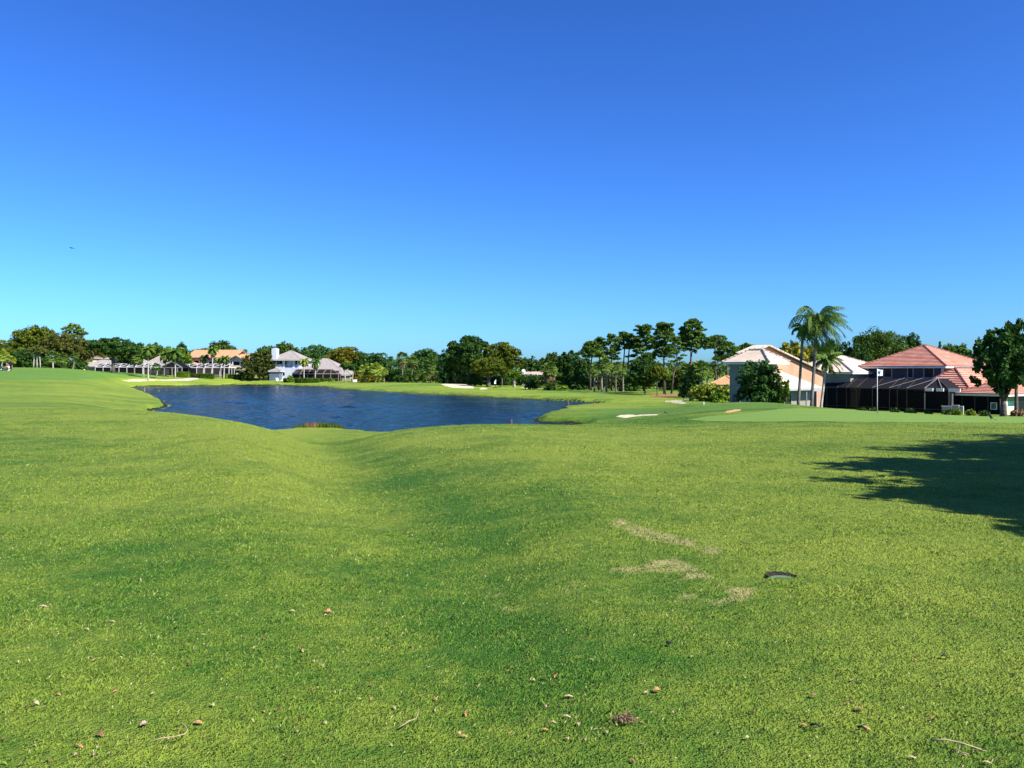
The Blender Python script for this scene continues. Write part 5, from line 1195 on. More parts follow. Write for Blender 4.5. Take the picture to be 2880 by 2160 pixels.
# ---- grey roofed houses on the left
H10 = House(470, 262, -3, 0.6, 'low house with a grey roof and terracotta ridge behind the dark palms')
x0 = H10.Y(400, 1020).x; z10 = zrow(1030, 262)-.6
w_ = MB(); w_.box(x0, 0, 0, 8, -1, z10-.1); H10.part('wall', w_, 'mauvewall')
hip(H10, x0, 0, 0, 8, z10, zrow(1001, 266)-.6, 'lilac', oh=.7, n=9, cap='caporange', lift=.03)
H11 = House(398, 250, -3, 1.2, 'long grey-roofed low house behind the white screen cage')
x0 = H11.Y(300, 1025).x; z11 = zrow(1027, 250)-1.2
w_ = MB(); w_.box(x0, 0, 0, 9, -1, z11-.1); H11.part('wall', w_, 'mauvewall')
hip(H11, x0, .5, 0, 9, z11, zrow(1005, 255)-1.2, 'lilac', oh=.6, n=9, cap='capgrey', lift=.03)
w_ = MB(); a = H11.Y(327, 1020, 1).x; b_ = H11.Y(339, 1020, 1).x; zt = zrow(1003, 250)-1.2; w_.box(a+1.0, b_, .4, 1.5, 0, zt); w_.box(a, a+.95, .4, 1.5, 0, zt-.5); H11.part('chimney', w_, 'yellowwall')
cage('white-framed screen cage running along the crest of the left slope', H11, H11.Y(268, 1030, -7).x, H11.Y(424, 1030, -7).x, -7, -.5, -1.5, zrow(1032.5, 243)-1.2, zrow(1023, 244)-1.2, 'whitemetal', slope=2.6, dia=2.2, bay=2.7, w=.13, hipR=False)
H12 = House(312, 246, -8, 1.6, 'low house with a purple-brown roof left of the large oak')
x0 = H12.Y(242, 1025).x; z12 = zrow(1030, 246)-1.6
w_ = MB(); w_.box(x0, 0, 0, 6, -1, z12-.1); H12.part('wall', w_, 'mauvewall')
hip(H12, x0, 0, 0, 6, z12, zrow(1012, 249)-1.6, 'grey', oh=.6, n=7, cap='capgrey', lift=.03)
H13 = House(262, 258, -5, 1.8, 'yellow-walled house with a capped yellow chimney')
x0 = H13.Y(228, 1010).x; z13 = zrow(1006, 258)-1.8
w_ = MB(); w_.box(x0, 0, 0, 7, -1, z13-.1); H13.part('wall', w_, 'yellowwall')
hip(H13, x0, 0, 0, 7, z13, zrow(995, 262)-1.8, 'purple', oh=.7, n=6, cap='capgrey', lift=.03)
w_ = MB(); a = H13.Y(224, 1000, -.8).x; b_ = H13.Y(234, 1000, -.8).x; zt = zrow(986, 257)-1.8; w_.box(a, b_, -1.2, -.02, -1, zt); w_.box(a-.15, b_+.15, -1.35, .1, zt+.003, zt+.25); w_.box(a+.2, b_-.2, -1.0, -.2, zt+.253, zt+.6); H13.part('chimney', w_, 'yellowwall')
H14 = House(56, 250, 0, 1.8, 'grey-roofed house half hidden at the far left behind the cart')
x0 = H14.Y(-60, 1020).x; z14 = zrow(1020, 250)-1.8
w_ = MB(); w_.box(x0, 0, 0, 7, -1, z14-.1); H14.part('wall', w_, 'mauvewall')
hip(H14, x0, 0, 0, 7, z14, zrow(1009, 254)-1.8, 'grey', oh=.6, n=6, cap='capgrey', lift=.03)

# ---- wooden fences by the pale house
def fence(px0, px1, D, top, label):
    a = gp(px0, D); b_ = gp(px1, D); root = empty('wooden_fence', (a.x, a.y, a.z), 0, label, 'fence')
    n = max(3, int((b_-a).length/.17)); bd = MB(); h = zrow(top, D)-a.z
    for i in range(n):
        x = (b_.x-a.x)*i/n; bd.box(x+.01, x+.15, -.012, .012, -.2, h*(1+.02*math.sin(i*3.1)))
    bd.build('board_panel', M['wood'], root)
    rl = MB(); rl.box(0, b_.x-a.x, .015, .06, h*.2, h*.2+.09); rl.box(0, b_.x-a.x, .015, .06, h*.8, h*.8+.09); rl.build('rail', M['wood'], root)
    for x in (0, b_.x-a.x):
        p_ = MB(); p_.box(x-.05, x+.05, .06, .16, -.2, h); p_.build('post', M['wood'], root)
fence(2062, 2082, 60, 1109, 'short weathered wooden fence left of the round dark tree')
fence(2132, 2174, 61, 1110, 'weathered wooden fence right of the round dark tree')
# ------------------------------------------------------------------ things on the course
def cyl_thing(name, px, D, h, r, m, label, cat, lean=0, group=None, extra=None):
    g = gp(px, D); root = empty(name, g, 0, label, cat, group)
    mb = MB(); mb.tube([(0, 0, -.05), (lean, 0, h)], [r, r*.95], 10); mb.build('shaft', M[m], root, smooth=False)
    if extra: extra(root, h, lean)
    return root
M['stakered'] = paint('red_stake', (.55, .10, .07), .6, .1); M['stakepurple'] = paint('maroon_stake', (.42, .08, .10), .6, .1)
M['flagwhite'] = paint('flag_cloth', (.82, .86, .88), .8, .04); M['navy'] = paint('navy_print', (.012, .018, .05), .8, .1)
M['black'] = paint('black_plastic', (.012, .012, .014), .5, .1, spec=.4); M['rubber'] = paint('rubber', (.02, .02, .02), .9, .1)
# flagstick
g = gp(2467.5, 38); fl = empty('flagstick', g, 0, 'white golf flagstick with a small white flag on the green', 'flagstick')
hp = zrow(1037, 38)-g.z
mb = MB(); mb.tube([(0, 0, 0), (0, 0, hp*.3), (0, 0, hp)], [.016, .013, .011], 10); mb.build('pole', M['whitemetal'], fl, smooth=True)
mb = MB(); mb.tube([(0, 0, hp), (0, 0, hp+.02)], [.018, .018], 8); mb.build('knob', M['whitemetal'], fl)
def flagpt(u, v):  # u along, v down
    x = .255*u*(1-.12*v*0); z = hp-.02-.335*v*(1-.14*u)-.075*u*(1-u*.35)+(.02*u*v)
    y = .035*math.sin(u*7+v*1.5)*u**.5
    return (x+.012, y, z)
n = 16
V = [flagpt(i/n, j/n) for j in range(n+1) for i in range(n+1)]
fc = []; em = []
for j in range(n):
    for i in range(n):
        q = (j*(n+1)+i, j*(n+1)+i+1, (j+1)*(n+1)+i+1, (j+1)*(n+1)+i); fc.append(q)
me = bpy.data.meshes.new('flag'); me.from_pydata(V, [], fc); setmat(me, M['flagwhite']); me.shade_smooth(); fo = link('flag', me, fl)
sol = fo.modifiers.new('thick', 'SOLIDIFY'); sol.thickness = .003
# dark emblem, printed patch
mb = MB(); k = 20; ring = []
for s_ in (-.006, .006):
    c = [flagpt(.24+.17*math.cos(2*PI*i/k), .46+.24*math.sin(2*PI*i/k)) for i in range(k)]
    mb.add([(x, y+s_, z) for x, y, z in c], [tuple(range(k))])
mb.build('emblem', M['navy'], fo)
mb = MB()
for s_ in (-.006, .006):
    for (u0, u1, v0, v1) in ((.5, .62, .2, .8), (.66, .95, .12, .19), (.5, .9, .72, .8)):
        c = [flagpt(u0, v0), flagpt(u1, v0), flagpt(u1, v1), flagpt(u0, v1)]; mb.add([(x, y+s_, z) for x, y, z in c], [(0, 1, 2, 3)])
mb.build('faded_print', paint('grey_blue_print', (.35, .50, .55), .8, .1), fo)
mb = MB(); mb.tube([(0, 0, .001), (0, 0, .006)], [.054, .054], 20); mb.build('hole', M['dark'], fl)
# hazard stakes
for (px, D, top, mt, lb, ln) in ((1669, 77, 1132.5, 'stakered', 'red hazard stake on the narrow grass strip beside the inlet', .10), (1598, 86, 1128.5, 'stakepurple', 'maroon hazard stake standing at the tip of the grass point', .03), (1439, 25.5, 1184.5, 'stakered', 'red stake tip just showing over the near crest', 0)):
    g = gp(px, D); h = zrow(top, D)-g.z
    cyl_thing('hazard_stake', px, D, max(h, .12), .035 if D > 30 else .014, mt, lb, 'stake', ln, 'hazard stakes round the lake', lambda r_, h_, l_: MB().tube([(l_, 0, h_), (l_, 0, h_+.03)], [.034 if h_ > .3 else .014, .008], 10).build('cap', M['stakered'], r_))
for (px, D, lb) in ((407, 150, 'thin dark marker post by the water below the left bunker'), (447, 158, 'short dark marker post right of the thin one'), (519, 220, 'dark marker post below the bend of the sandy path')):
    cyl_thing('marker_post', px, D, 1.0, .07, 'wood', lb, 'marker post', 0, 'marker posts on the far lake bank', lambda r_, h_, l_: MB().tube([(l_, 0, h_), (l_, 0, h_+.08)], [.09, .02], 8).build('cap', M['wood'], r_))
# white tee markers / path posts
for (px, D, h, r_0, lb) in ((1979, 56, .16, .05, 'small white tee marker before the yellow-green shrub'), (1934.5, 92, .40, .06, 'white path post beside the thick palm clump'), (1923, 94, .14, .07, 'low white marker left of the white path post')):
    cyl_thing('white_marker', px, D, h, r_0, 'whitemetal', lb, 'marker', 0, 'white course markers', lambda r_, h_, l_: MB().tube([(l_, 0, h_), (l_, 0, h_+.03)], [.06, .03], 10).build('cap', M['whitemetal'], r_))
# white posts near bunkers
for (px, D, top, lb) in ((1253, 186, 1055, 'tall white post left of the big bunker'), (1282, 186, 1066, 'short white post behind the big bunker, left one'), (1288, 186, 1066, 'short white post behind the big bunker, right one'), (149, 205, 1019, 'pale thick post under the green fan palms')):
    g = gp(px, D); cyl_thing('white_post', px, D, zrow(top, D)-g.z, .16, 'palmbark', lb, 'post', 0, 'pale posts near the trees', lambda r_, h_, l_: MB().box(-.2, .2, -.2, .2, h_+.003, h_+.1).build('cap', M['palmbark'], r_))
# ball washer stand (dark bin with a folded white towel)
g = gp(1393.5, 158); s_ = empty('ball_washer', g, 0, 'dark ball-washer stand with a white towel before the small bunker', 'ball washer')
MB().tube([(0, 0, 0), (0, 0, .9)], [.06, .05], 8).build('post', M['black'], s_)
MB().box(-.55, .55, -.3, .3, .02, .12).build('base', M['black'], s_)
MB().tube([(0, 0, .8), (0, 0, 1.1)], [.16, .14], 10).build('washer', M['black'], s_)
MB().add([(-.24, -.18, .85), (.14, -.18, .85), (.17, -.16, 1.5), (.08, 0, 1.75), (-.18, 0, 1.4), (-.24, .05, .85), (.14, .05, .85)], [(0, 1, 2, 3, 4), (5, 4, 3, 2, 6), (0, 4, 5), (1, 6, 2)]).build('towel', M['flagwhite'], s_)
MB().tube([(.9, 0, 0), (.9, 0, .6)], [.09, .09], 8).build('bin', M['black'], s_)
# lounge chairs by the white house
def lounger(px, D, rz, label):
    g = gp(px, D); r_ = empty('lounge_chair', g, rz, label, 'lounge chair', 'white lounge chairs on the lawn'); 
    MB().box(-.35, .35, -1.0, .45, .34, .42).build('seat', M['whitemetal'], r_)
    MB().slab([(-.35, .45, .42), (.35, .45, .42), (.35, 1.0, 1.25), (-.35, 1.0, 1.25)], .07).build('backrest', M['whitemetal'], r_)
    for sx in (-.3, .3):
        for sy in (-.9, .4): MB().box(sx-.03, sx+.03, sy-.03, sy+.03, 0, .337).build('leg', M['whitemetal'], r_)
lounger(781, 238, .5, 'white lounge chair, left of the pair below the small dark window'); lounger(791, 238, -.4, 'white lounge chair, right of the pair below the small dark window')
# valve box sunk in the turf
vb = ground_hit(2203, 1630)
r_ = empty('valve_box', vb, 0, 'sunken round irrigation valve cover with a torn dark rim in the near grass', 'valve cover')
k = 28; mb = MB(); mb.add([(.135*math.cos(2*PI*i/k), max(.055, .135*math.sin(2*PI*i/k)), .010) for i in range(k)]+[(.14*math.cos(2*PI*i/k), max(.05, .14*math.sin(2*PI*i/k)), -.03) for i in range(k)], [tuple(range(k))]+[(i, (i+1) % k, k+(i+1) % k, k+i) for i in range(k)])
mb.build('lid', paint('green_lid', (.10, .17, .07), .6, .15, 8), r_)
mb = MB(); V = []; 
for i in range(k+1):
    a = PI*(.06+.90*i/k); ro = .158+.010*math.sin(i*1.3)+.006*math.sin(i*2.9)
    V += [(.14*math.cos(a), .14*math.sin(a), .006), (ro*math.cos(a)*1.05, ro*math.sin(a)*1.45, .030)]
mb.add(V, [(2*i, 2*i+1, 2*i+3, 2*i+2) for i in range(k)]); mb.build('rim', paint('dark_rim', (.020, .014, .012), .95, .3, 20), r_)  # near-black crescent behind the lid
r_.scale = (.72, .72, .72)
# ---- fallen leaves, sticks, debris
def leafmesh(nm, L, Wd, curl, seed, lob=0):
    rr = np.random.default_rng(seed); n = 14; V = []; 
    for i in range(n+1):
        t = i/n; w = Wd*math.sin(PI*min(1, t*.96+.02))**.8*(1+lob*math.sin(t*22))*.5
        z = curl*math.sin(PI*t)*.9+curl*.5*(t-.5)**2
        V += [(-L/2+L*t, -w, z+curl*.9*(w/Wd)*2), (-L/2+L*t, 0, z), (-L/2+L*t, w, z+curl*1.0*(w/Wd)*2)]
    f = []
    for i in range(n): f += [(3*i, 3*i+1, 3*i+4, 3*i+3), (3*i+1, 3*i+2, 3*i+5, 3*i+4)]
    b0 = len(V); V += [(-L/2-L*.28, .004, curl*.3), (-L/2-L*.28, -.0, curl*.3+.004), (-L/2, .003, .0), (-L/2, -.003, .003)]; f.append((b0, b0+1, b0+3, b0+2))
    me = bpy.data.meshes.new(nm); me.from_pydata(V, [], f); me.shade_smooth(); return me
LM = {}
for key, c in (('tan', (.40, .31, .18)), ('orange', (.42, .20, .09)), ('brown', (.20, .10, .05)), ('dark', (.018, .015, .014)), ('pink', (.40, .26, .19))):
    M['leaf_'+key] = paint('dry_leaf_'+key, c, .8, .3, 40); 
    for j, (L, w, cu, lb_) in enumerate(((.075, .036, .012, 0), (.055, .04, .016, .15), (.095, .030, .010, 0))):
        me = leafmesh('fallen_leaf', L, w, cu, j, lb_); setmat(me, M['leaf_'+key]); LM[key, j] = me
def leaf(px, row, key, j, sc, rz, label, group=None, tilt=.15):
    p_ = ground_hit(px, row); o = link('fallen_leaf', LM[key, j], None, (p_.x, p_.y, p_.z+.011)); o.rotation_euler = (tilt, tilt*.7, rz); sc *= .43; tilt *= .6; o.scale = (sc, sc, sc*.8)
    tag(o, label, 'leaf', group); return o
leaf(1848, 1951, 'orange', 1, 1.7, .2, 'largest orange-brown fallen leaf, lower right of centre')
leaf(1817, 1955, 'tan', 0, .9, .5, 'pale leaf touching the left side of the largest orange leaf')
leaf(1600, 1966, 'tan', 2, 1.1, .1, 'long cream leaf with a dark shadow edge, left of the orange one')
leaf(1594, 2022, 'tan', 2, 1.0, -.3, 'pointed cream leaf above a group of small leaves')
leaf(1532, 2060, 'orange', 2, .8, 0, 'orange sliver of leaf near the bottom centre')
leaf(923, 1727, 'orange', 1, 1.9, .4, 'crumpled orange-tan leaf cluster, left of centre', tilt=.3)
leaf(917, 1735, 'tan', 0, 1.0, .9, 'pale leaf tucked under the crumpled orange cluster')
leaf(822, 1724, 'tan', 0, 1.1, .1, 'light tan leaf left of the crumpled cluster')
leaf(405, 2047, 'pink', 1, 1.5, .8, 'pinkish pale rounded leaf near the bottom left')
leaf(556, 2042, 'orange', 0, 1.3, .1, 'bright orange leaf right of the pinkish one')
leaf(281, 2075, 'brown', 0, 1.3, -.2, 'dark brown leaf below left of the pinkish one')
leaf(120, 1711, 'tan', 2, 1.5, .15, 'long straw-coloured leaf at the left edge')
leaf(100, 1988, 'tan', 1, 1.4, .0, 'straw-coloured ragged leaf near the left edge')
leaf(2655, 1855, 'dark', 1, 1.6, -.2, 'black crumpled leaf lying alone on the right')
leaf(2418, 2003, 'brown', 0, 1.4, .2, 'red-brown leaf on the lower right')
leaf(2288, 1965, 'brown', 1, 1.3, .0, 'brown leaf left of the red-brown one')
leaf(2540, 1998, 'tan', 1, .9, 1.0, 'small round yellow leaf on the lower right')
leaf(2432, 2056, 'orange', 2, 1.3, -.3, 'rust leaf above a black twig')
leaf(1275, 1744, 'dark', 1, 1.5, .3, 'black curled leaf right of centre in the deep green')
grp = {'tan': 'small dry tan leaves scattered over the turf', 'orange': 'small dry orange leaves scattered over the turf', 'brown': 'small brown leaves scattered over the turf', 'dark': 'small black leaf scraps scattered over the turf', 'pink': 'small pinkish leaves scattered over the turf'}
spots = [(75, 1749, 'orange'), (22, 1775, 'tan'), (240, 1708, 'dark'), (198, 1790, 'brown'), (295, 1752, 'orange'), (316, 1753, 'tan'), (245, 1775, 'tan'), (340, 1848, 'brown'), (268, 1862, 'tan'), (300, 1868, 'orange'), (50, 1868, 'tan'), (195, 1915, 'brown'), (165, 1961, 'orange'), (30, 1965, 'brown'), (82, 1997, 'brown'), (430, 1957, 'tan'), (325, 1951, 'orange'), (575, 1757, 'orange'), (570, 1790, 'tan'), (515, 1829, 'dark'), (447, 1829, 'dark'), (497, 1770, 'dark'), (582, 1823, 'pink'), (530, 1875, 'brown'), (598, 1990, 'tan'), (630, 1997, 'brown'), (628, 2034, 'brown'), (225, 2106, 'orange'), (275, 2108, 'tan'), (214, 2130, 'pink'), (310, 2126, 'tan'), (268, 2131, 'pink'), (136, 2147, 'brown'), (10, 2085, 'brown'), (60, 2160, 'tan'), (475, 2087, 'tan'), (500, 2060, 'orange'), (578, 2080, 'orange'),
 (985, 1702, 'tan'), (1072, 1720, 'tan'), (1218, 1721, 'orange'), (1192, 1729, 'dark'), (1142, 1778, 'tan'), (1062, 1803, 'tan'), (850, 1834, 'orange'), (852, 1837, 'tan'), (810, 1838, 'pink'), (882, 1866, 'pink'), (742, 1800, 'brown'), (879, 1961, 'dark'), (884, 1945, 'orange'), (1043, 1935, 'brown'), (1160, 1824, 'brown'), (1208, 1883, 'tan'), (1196, 1942, 'tan'), (1010, 1972, 'tan'), (1045, 1973, 'orange'), (1110, 1997, 'tan'), (1226, 1973, 'orange'), (1225, 2005, 'tan'), (1311, 2015, 'orange'), (745, 2008, 'orange'), (782, 2003, 'brown'), (850, 2023, 'brown'), (915, 2040, 'tan'), (836, 2064, 'tan'), (918, 2087, 'orange'), (1291, 2070, 'tan'), (1303, 2078, 'orange'), (1430, 1895, 'brown'), (1435, 2068, 'orange'), (807, 2143, 'brown'), (1430, 1978, 'dark'), (1100, 2102, 'tan'),
 (1763, 1740, 'dark'), (1558, 1820, 'dark'), (1590, 1786, 'dark'), (1930, 1770, 'orange'), (1843, 1793, 'dark'), (1881, 1820, 'dark'), (2002, 1843, 'dark'), (1664, 1861, 'tan'), (1563, 1908, 'orange'), (1500, 1920, 'tan'), (2117, 1861, 'brown'), (1945, 1852, 'tan'), (2095, 1912, 'tan'), (2150, 1955, 'brown'), (1534, 1994, 'pink'), (1556, 2039, 'tan'), (1630, 2045, 'tan'), (1678, 2059, 'tan'), (1707, 2067, 'tan'), (1486, 2078, 'orange'), (1648, 2087, 'pink'), (1597, 2085, 'tan'), (1890, 2011, 'tan'), (1970, 2051, 'dark'), (2018, 2069, 'pink'), (2114, 2011, 'brown'), (1805, 2103, 'tan'), (2102, 2085, 'tan'), (2057, 2111, 'dark'), (1780, 2150, 'brown'), (1500, 2130, 'brown'), (2147, 2062, 'dark'),
 (2235, 1883, 'dark'), (2419, 1774, 'dark'), (2700, 1758, 'brown'), (2647, 1787, 'dark'), (2573, 1861, 'orange'), (2852, 1907, 'dark'), (2820, 1833, 'dark'), (2502, 1950, 'dark'), (2387, 1985, 'brown'), (2260, 2047, 'orange'), (2625, 2030, 'orange'), (2565, 2139, 'tan'), (2776, 2153, 'tan'), (2278, 2137, 'tan'), (2400, 1920, 'tan'), (2645, 1934, 'tan'), (1717, 1560, 'dark'), (1716, 1494, 'dark'), (1925, 1533, 'dark'), (1825, 1350, 'dark'), (2110, 1332, 'dark'), (1600, 1420, 'dark'), (1795, 1468, 'dark'), (2830, 1508, 'dark'), (697, 1281, 'dark'), (1157, 1352, 'dark'), (1350, 1615, 'dark'), (1238, 1612, 'dark'), (345, 1567, 'dark'), (520, 1355, 'dark'), (60, 1230, 'tan'), (1440, 1200, 'tan')]
rr = np.random.default_rng(4)
for i, (px, row, key) in enumerate(spots):
    leaf(px, row, key, int(rr.integers(0, 3)), rr.uniform(.55, 1.0), rr.uniform(0, 6.28), {'tan': 'small dry tan leaf lying on the turf', 'orange': 'small dry orange leaf lying on the turf', 'brown': 'small brown leaf lying on the turf', 'dark': 'small black leaf scrap lying on the turf', 'pink': 'small pinkish leaf lying on the turf'}[key], grp[key])
def twig(name, pts, r, m_, label, cat='twig', extra=()):
    P = [ground_hit(*q) for q in pts]; P = [Vector((v.x, v.y, v.z+.028+(.01 if 0 < i < len(P)-1 else 0))) for i, v in enumerate(P)]
    o0 = P[0].copy(); mb = MB(); mb.tube([v-o0 for v in P], [r*(1-.35*i/len(P)) for i in range(len(P))], 7)
    for e in extra:
        Q2 = [ground_hit(*q) for q in e]; mb.tube([Vector((v.x, v.y, v.z+.03))-o0 for v in Q2], r*.45, 5)
    o = mb.build(name, M[m_], None, o0, smooth=True); tag(o, label, cat)
M['straw_stick'] = paint('straw_stick', (.33, .26, .14), .8, .2, 20)
twig('dry_stick', [(2617, 2100), (2660, 2106), (2700, 2114), (2760, 2127)], .0042, 'straw_stick', 'straight pale dry stick at the bottom right corner', 'stick', [[(2740, 2126), (2775, 2134)], [(2700, 2116), (2695, 2140), (2720, 2145)], [(2680, 2130), (2725, 2141)]])
twig('curved_stalk', [(420, 2107), (450, 2102), (490, 2098), (520, 2090), (527, 2080), (520, 2065), (508, 2056)], .0028, 'straw_stick', 'hook-shaped pale dry stalk near the bottom left', 'stalk')
twig('twig', [(1125, 2062), (1150, 2052), (1170, 2045), (1176, 2030), (1176, 2012)], .0028, 'straw_stick', 'thin bent twig with a leaf scrap at bottom centre', 'twig', [[(1140, 2056), (1122, 2065)], [(1130, 2048), (1122, 2030)]])
twig('twig', [(2413, 2063), (2425, 2068), (2438, 2071)], .006, 'leaf_dark', 'short black twig below the rust leaf', 'twig')
twig('twig', [(2279, 2058), (2295, 2060), (2308, 2064)], .005, 'leaf_dark', 'thin black twig at the lower right', 'twig')
twig('twig', [(1874, 1820), (1890, 1821)], .009, 'leaf_dark', 'stubby black twig in the centre right grass', 'twig')
# rough dug scrape of brown soil
p_ = ground_hit(1760, 2037); rr = np.random.default_rng(9); P = np.stack([p_.x+rr.normal(size=260)*.026, p_.y+rr.normal(size=260)*.024, np.full(260, 0.)], 1); P[:, 2] = ground_arr(P[:, 0], P[:, 1])+.022+rr.random(260)*.012
V, Q_ = leaf_quads(P-np.array([p_.x, p_.y, p_.z]), unit(260, rr), .010, rr, 1.6, 1.0)
M['scrape'] = paint('brown_debris', (.20, .125, .07), .9, .4, 60)
tag(link('soil_scrape', quads_mesh('soil_scrape', V, Q_, M['scrape']), None, (p_.x, p_.y, p_.z)), 'ragged brown scrape of loose soil and debris at bottom centre right', 'debris')
# ---- birds
def skin_mesh(name, joints, edges, mat, parent=None, loc=None, sub=2, rz=0, scale=1):
    me = bpy.data.meshes.new(name); me.from_pydata([j[:3] for j in joints], edges, []); o = link(name, me, parent, loc); o.rotation_euler = (0, 0, rz)
    o.modifiers.new('skin', 'SKIN'); 
    for v, j in zip(me.skin_vertices[0].data, joints):
        rr_ = j[3]; v.radius = (rr_, rr_) if not isinstance(rr_, tuple) else rr_
    me.skin_vertices[0].data[0].use_root = True
    s = o.modifiers.new('sub', 'SUBSURF'); s.levels = sub; s.render_levels = sub; setmat(me, M[mat]); return o
M['feather'] = paint('black_feathers', (.010, .011, .016), .35, .3, 30, spec=.6)
bg = ground_hit(2786, 1182)
bd = empty('bird', bg, R(0), 'black long-tailed bird standing on the edge of the green at the right', 'bird')
# faces away-left, body upright, tail down to the right
J = [(0.0, 0, .14, .042), (-.035, 0, .20, .045), (-.055, -.01, .255, .026), (-.065, -.01, .285, .026), (-.085, -.01, .288, .012), (-.118, -.012, .284, .003), (.05, 0, .09, .026), (.085, 0, .075, .012)]
skin_mesh('body', J, [(0, 1), (1, 2), (2, 3), (3, 4), (4, 5), (0, 6), (6, 7)], 'feather', bd)
mb = MB(); mb.add([(.05, -.012, .095), (.05, .012, .095), (.17, .03, .042), (.27, .03, .008), (.285, .0, .002), (.27, -.03, .008), (.17, -.03, .042), (.16, 0, .056), (.27, 0, .018)], [(0, 1, 7), (1, 2, 7), (7, 2, 3, 8), (8, 3, 4), (8, 4, 5), (7, 8, 5, 6), (0, 7, 6), (0, 6, 5, 4, 3, 2, 1)]); mb.build('tail', M['feather'], bd)
for s_ in (-1, 1):
    mb = MB(); c = [(-.045, s_*.040, .225), (.0, s_*.048, .20), (.06, s_*.040, .12), (.095, s_*.022, .07), (.03, s_*.044, .09), (-.02, s_*.046, .15)]
    mb.add(c+[(x, y*.7, z) for x, y, z in c], [tuple(range(6)), tuple(range(11, 5, -1))]+[(i, (i+1) % 6, 6+(i+1) % 6, 6+i) for i in range(6)]); mb.build('wing', M['feather'], bd)
    mb = MB(); mb.tube([(.01, s_*.018, .10), (.02, s_*.02, .05), (.005, s_*.02, .004)], [.010, .004, .003], 6); mb.tube([(.005, s_*.02, .004), (-.03, s_*.024, .002)], .003, 5); mb.tube([(.005, s_*.02, .004), (-.02, s_*.006, .002)], .003, 5); mb.build('leg', M['black'], bd)
# another dark bird/tuft on the fairway
bg = ground_hit(1872, 1164); b2 = empty('bird', bg, R(20), 'small dark bird on the turf at the right end of the near bunker', 'bird'); b2.scale = (.65, .65, .65)
skin_mesh('body', [(0, 0, .12, .06), (-.08, 0, .17, .045), (-.13, 0, .22, .035), (-.17, 0, .23, .01), (.09, 0, .10, .035)], [(0, 1), (1, 2), (2, 3), (0, 4)], 'feather', b2)
mb = MB(); mb.add([(.08, -.03, .11), (.08, .03, .11), (.24, .04, .10), (.24, -.04, .10), (.16, 0, .125)], [(0, 1, 4), (1, 2, 4), (2, 3, 4), (3, 0, 4), (0, 3, 2, 1)]); mb.build('tail', M['feather'], b2)
for s_ in (-1, 1): mb = MB(); mb.tube([(0, s_*.02, .08), (0, s_*.02, 0)], .006, 5); mb.build('leg', M['black'], b2)
b3 = empty('bird', W(202, 697.5, 70), 0, 'tiny dark bird gliding in the blue sky at the upper left', 'bird')
skin_mesh('body', [(0, 0, 0, .045), (-.1, 0, .0, .03), (-.16, 0, .0, .012), (.12, 0, 0, .02)], [(0, 1), (1, 2), (0, 3)], 'feather', b3)
for s_ in (-1, 1):
    mb = MB(); c = [(-.05, s_*.03, .02), (.06, s_*.03, .01), (.03, s_*.22, .03), (.05, s_*.42, -.02), (-.03, s_*.25, .045)]
    mb.slab(c, .012); mb.build('wing', M['feather'], b3)
# ---- golf cart and golfer
cg_ = gp(17, 176); ct = empty('golf_cart', cg_, R(-62), 'dark golf cart parked on the crest at the far left', 'golf cart')
M['cartgreen'] = paint('cart_body', (.020, .022, .030), .3, .1, spec=.6); M['cream_seat'] = paint('cream_seat', (.55, .5, .4), .6, .1)
mb = MB(); mb.slab([(-.6, -1.15, .62), (.6, -1.15, .62), (.6, .3, .40), (.6, 1.1, .78), (-.6, 1.1, .78), (-.6, .3, .40)], .3)
mb.box(-.58, .58, .25, 1.12, .3, .8); mb.box(-.58, .58, -1.2, -.75, .3, .92); mb.box(-.6, .6, -.74, .24, .25, .36); bo = mb.build('body', M['cartgreen'], ct)
MB().box(-.5, .5, -.05, .45, .80, .92).build('seat', M['cream_seat'], ct); MB().box(-.5, .5, .46, .56, .85, 1.3).build('backrest', M['cream_seat'], ct)
mb = MB(); mb.box(-.62, .62, -.75, 1.0, 1.82, 1.88); mb.box(-.55, .55, -.65, .9, 1.883, 1.92); mb.build('roof', M['black'], ct)
for sx in (-.55, .55):
    MB().bar((sx, -.85, .9), (sx, -.6, 1.82), .05).build('roof_post', M['whitemetal'], ct); MB().bar((sx, .9, .8), (sx, .85, 1.82), .05).build('roof_post', M['black'], ct)
    MB().tube([(sx*.75, -1.21, .72), (sx*.75, -1.24, .72)], .09, 12).build('headlight', M['flagwhite'], ct)
    for sy in (-.85, .75):
        wh = MB(); wh.tube([(sx*1.08-.1, sy, .23), (sx*1.08+.1, sy, .23)], .23, 16); w2 = wh.build('wheel', M['rubber'], ct); MB().tube([(sx*1.08-.11, sy, .23), (sx*1.08+.11, sy, .23)], .11, 12).build('rim', M['whitemetal'], w2)
MB().slab([(-.5, -.83, .95), (.5, -.83, .95), (.5, -.62, 1.78), (-.5, -.62, 1.78)], .015).build('windshield', screenmat('clear_plastic', (.75, .8, .85), .45), ct)
M['skin'] = paint('skin', (.45, .26, .18), .6, .1); M['redshirt'] = paint('red_shirt', (.55, .015, .06), .8, .1); M['whitecloth'] = paint('white_cloth', (.85, .83, .85), .8, .05)
pg = gp(24.5, 174.5); pe = empty('person', pg, R(95), 'person in a red shirt and white shorts bending beside the golf cart', 'person')
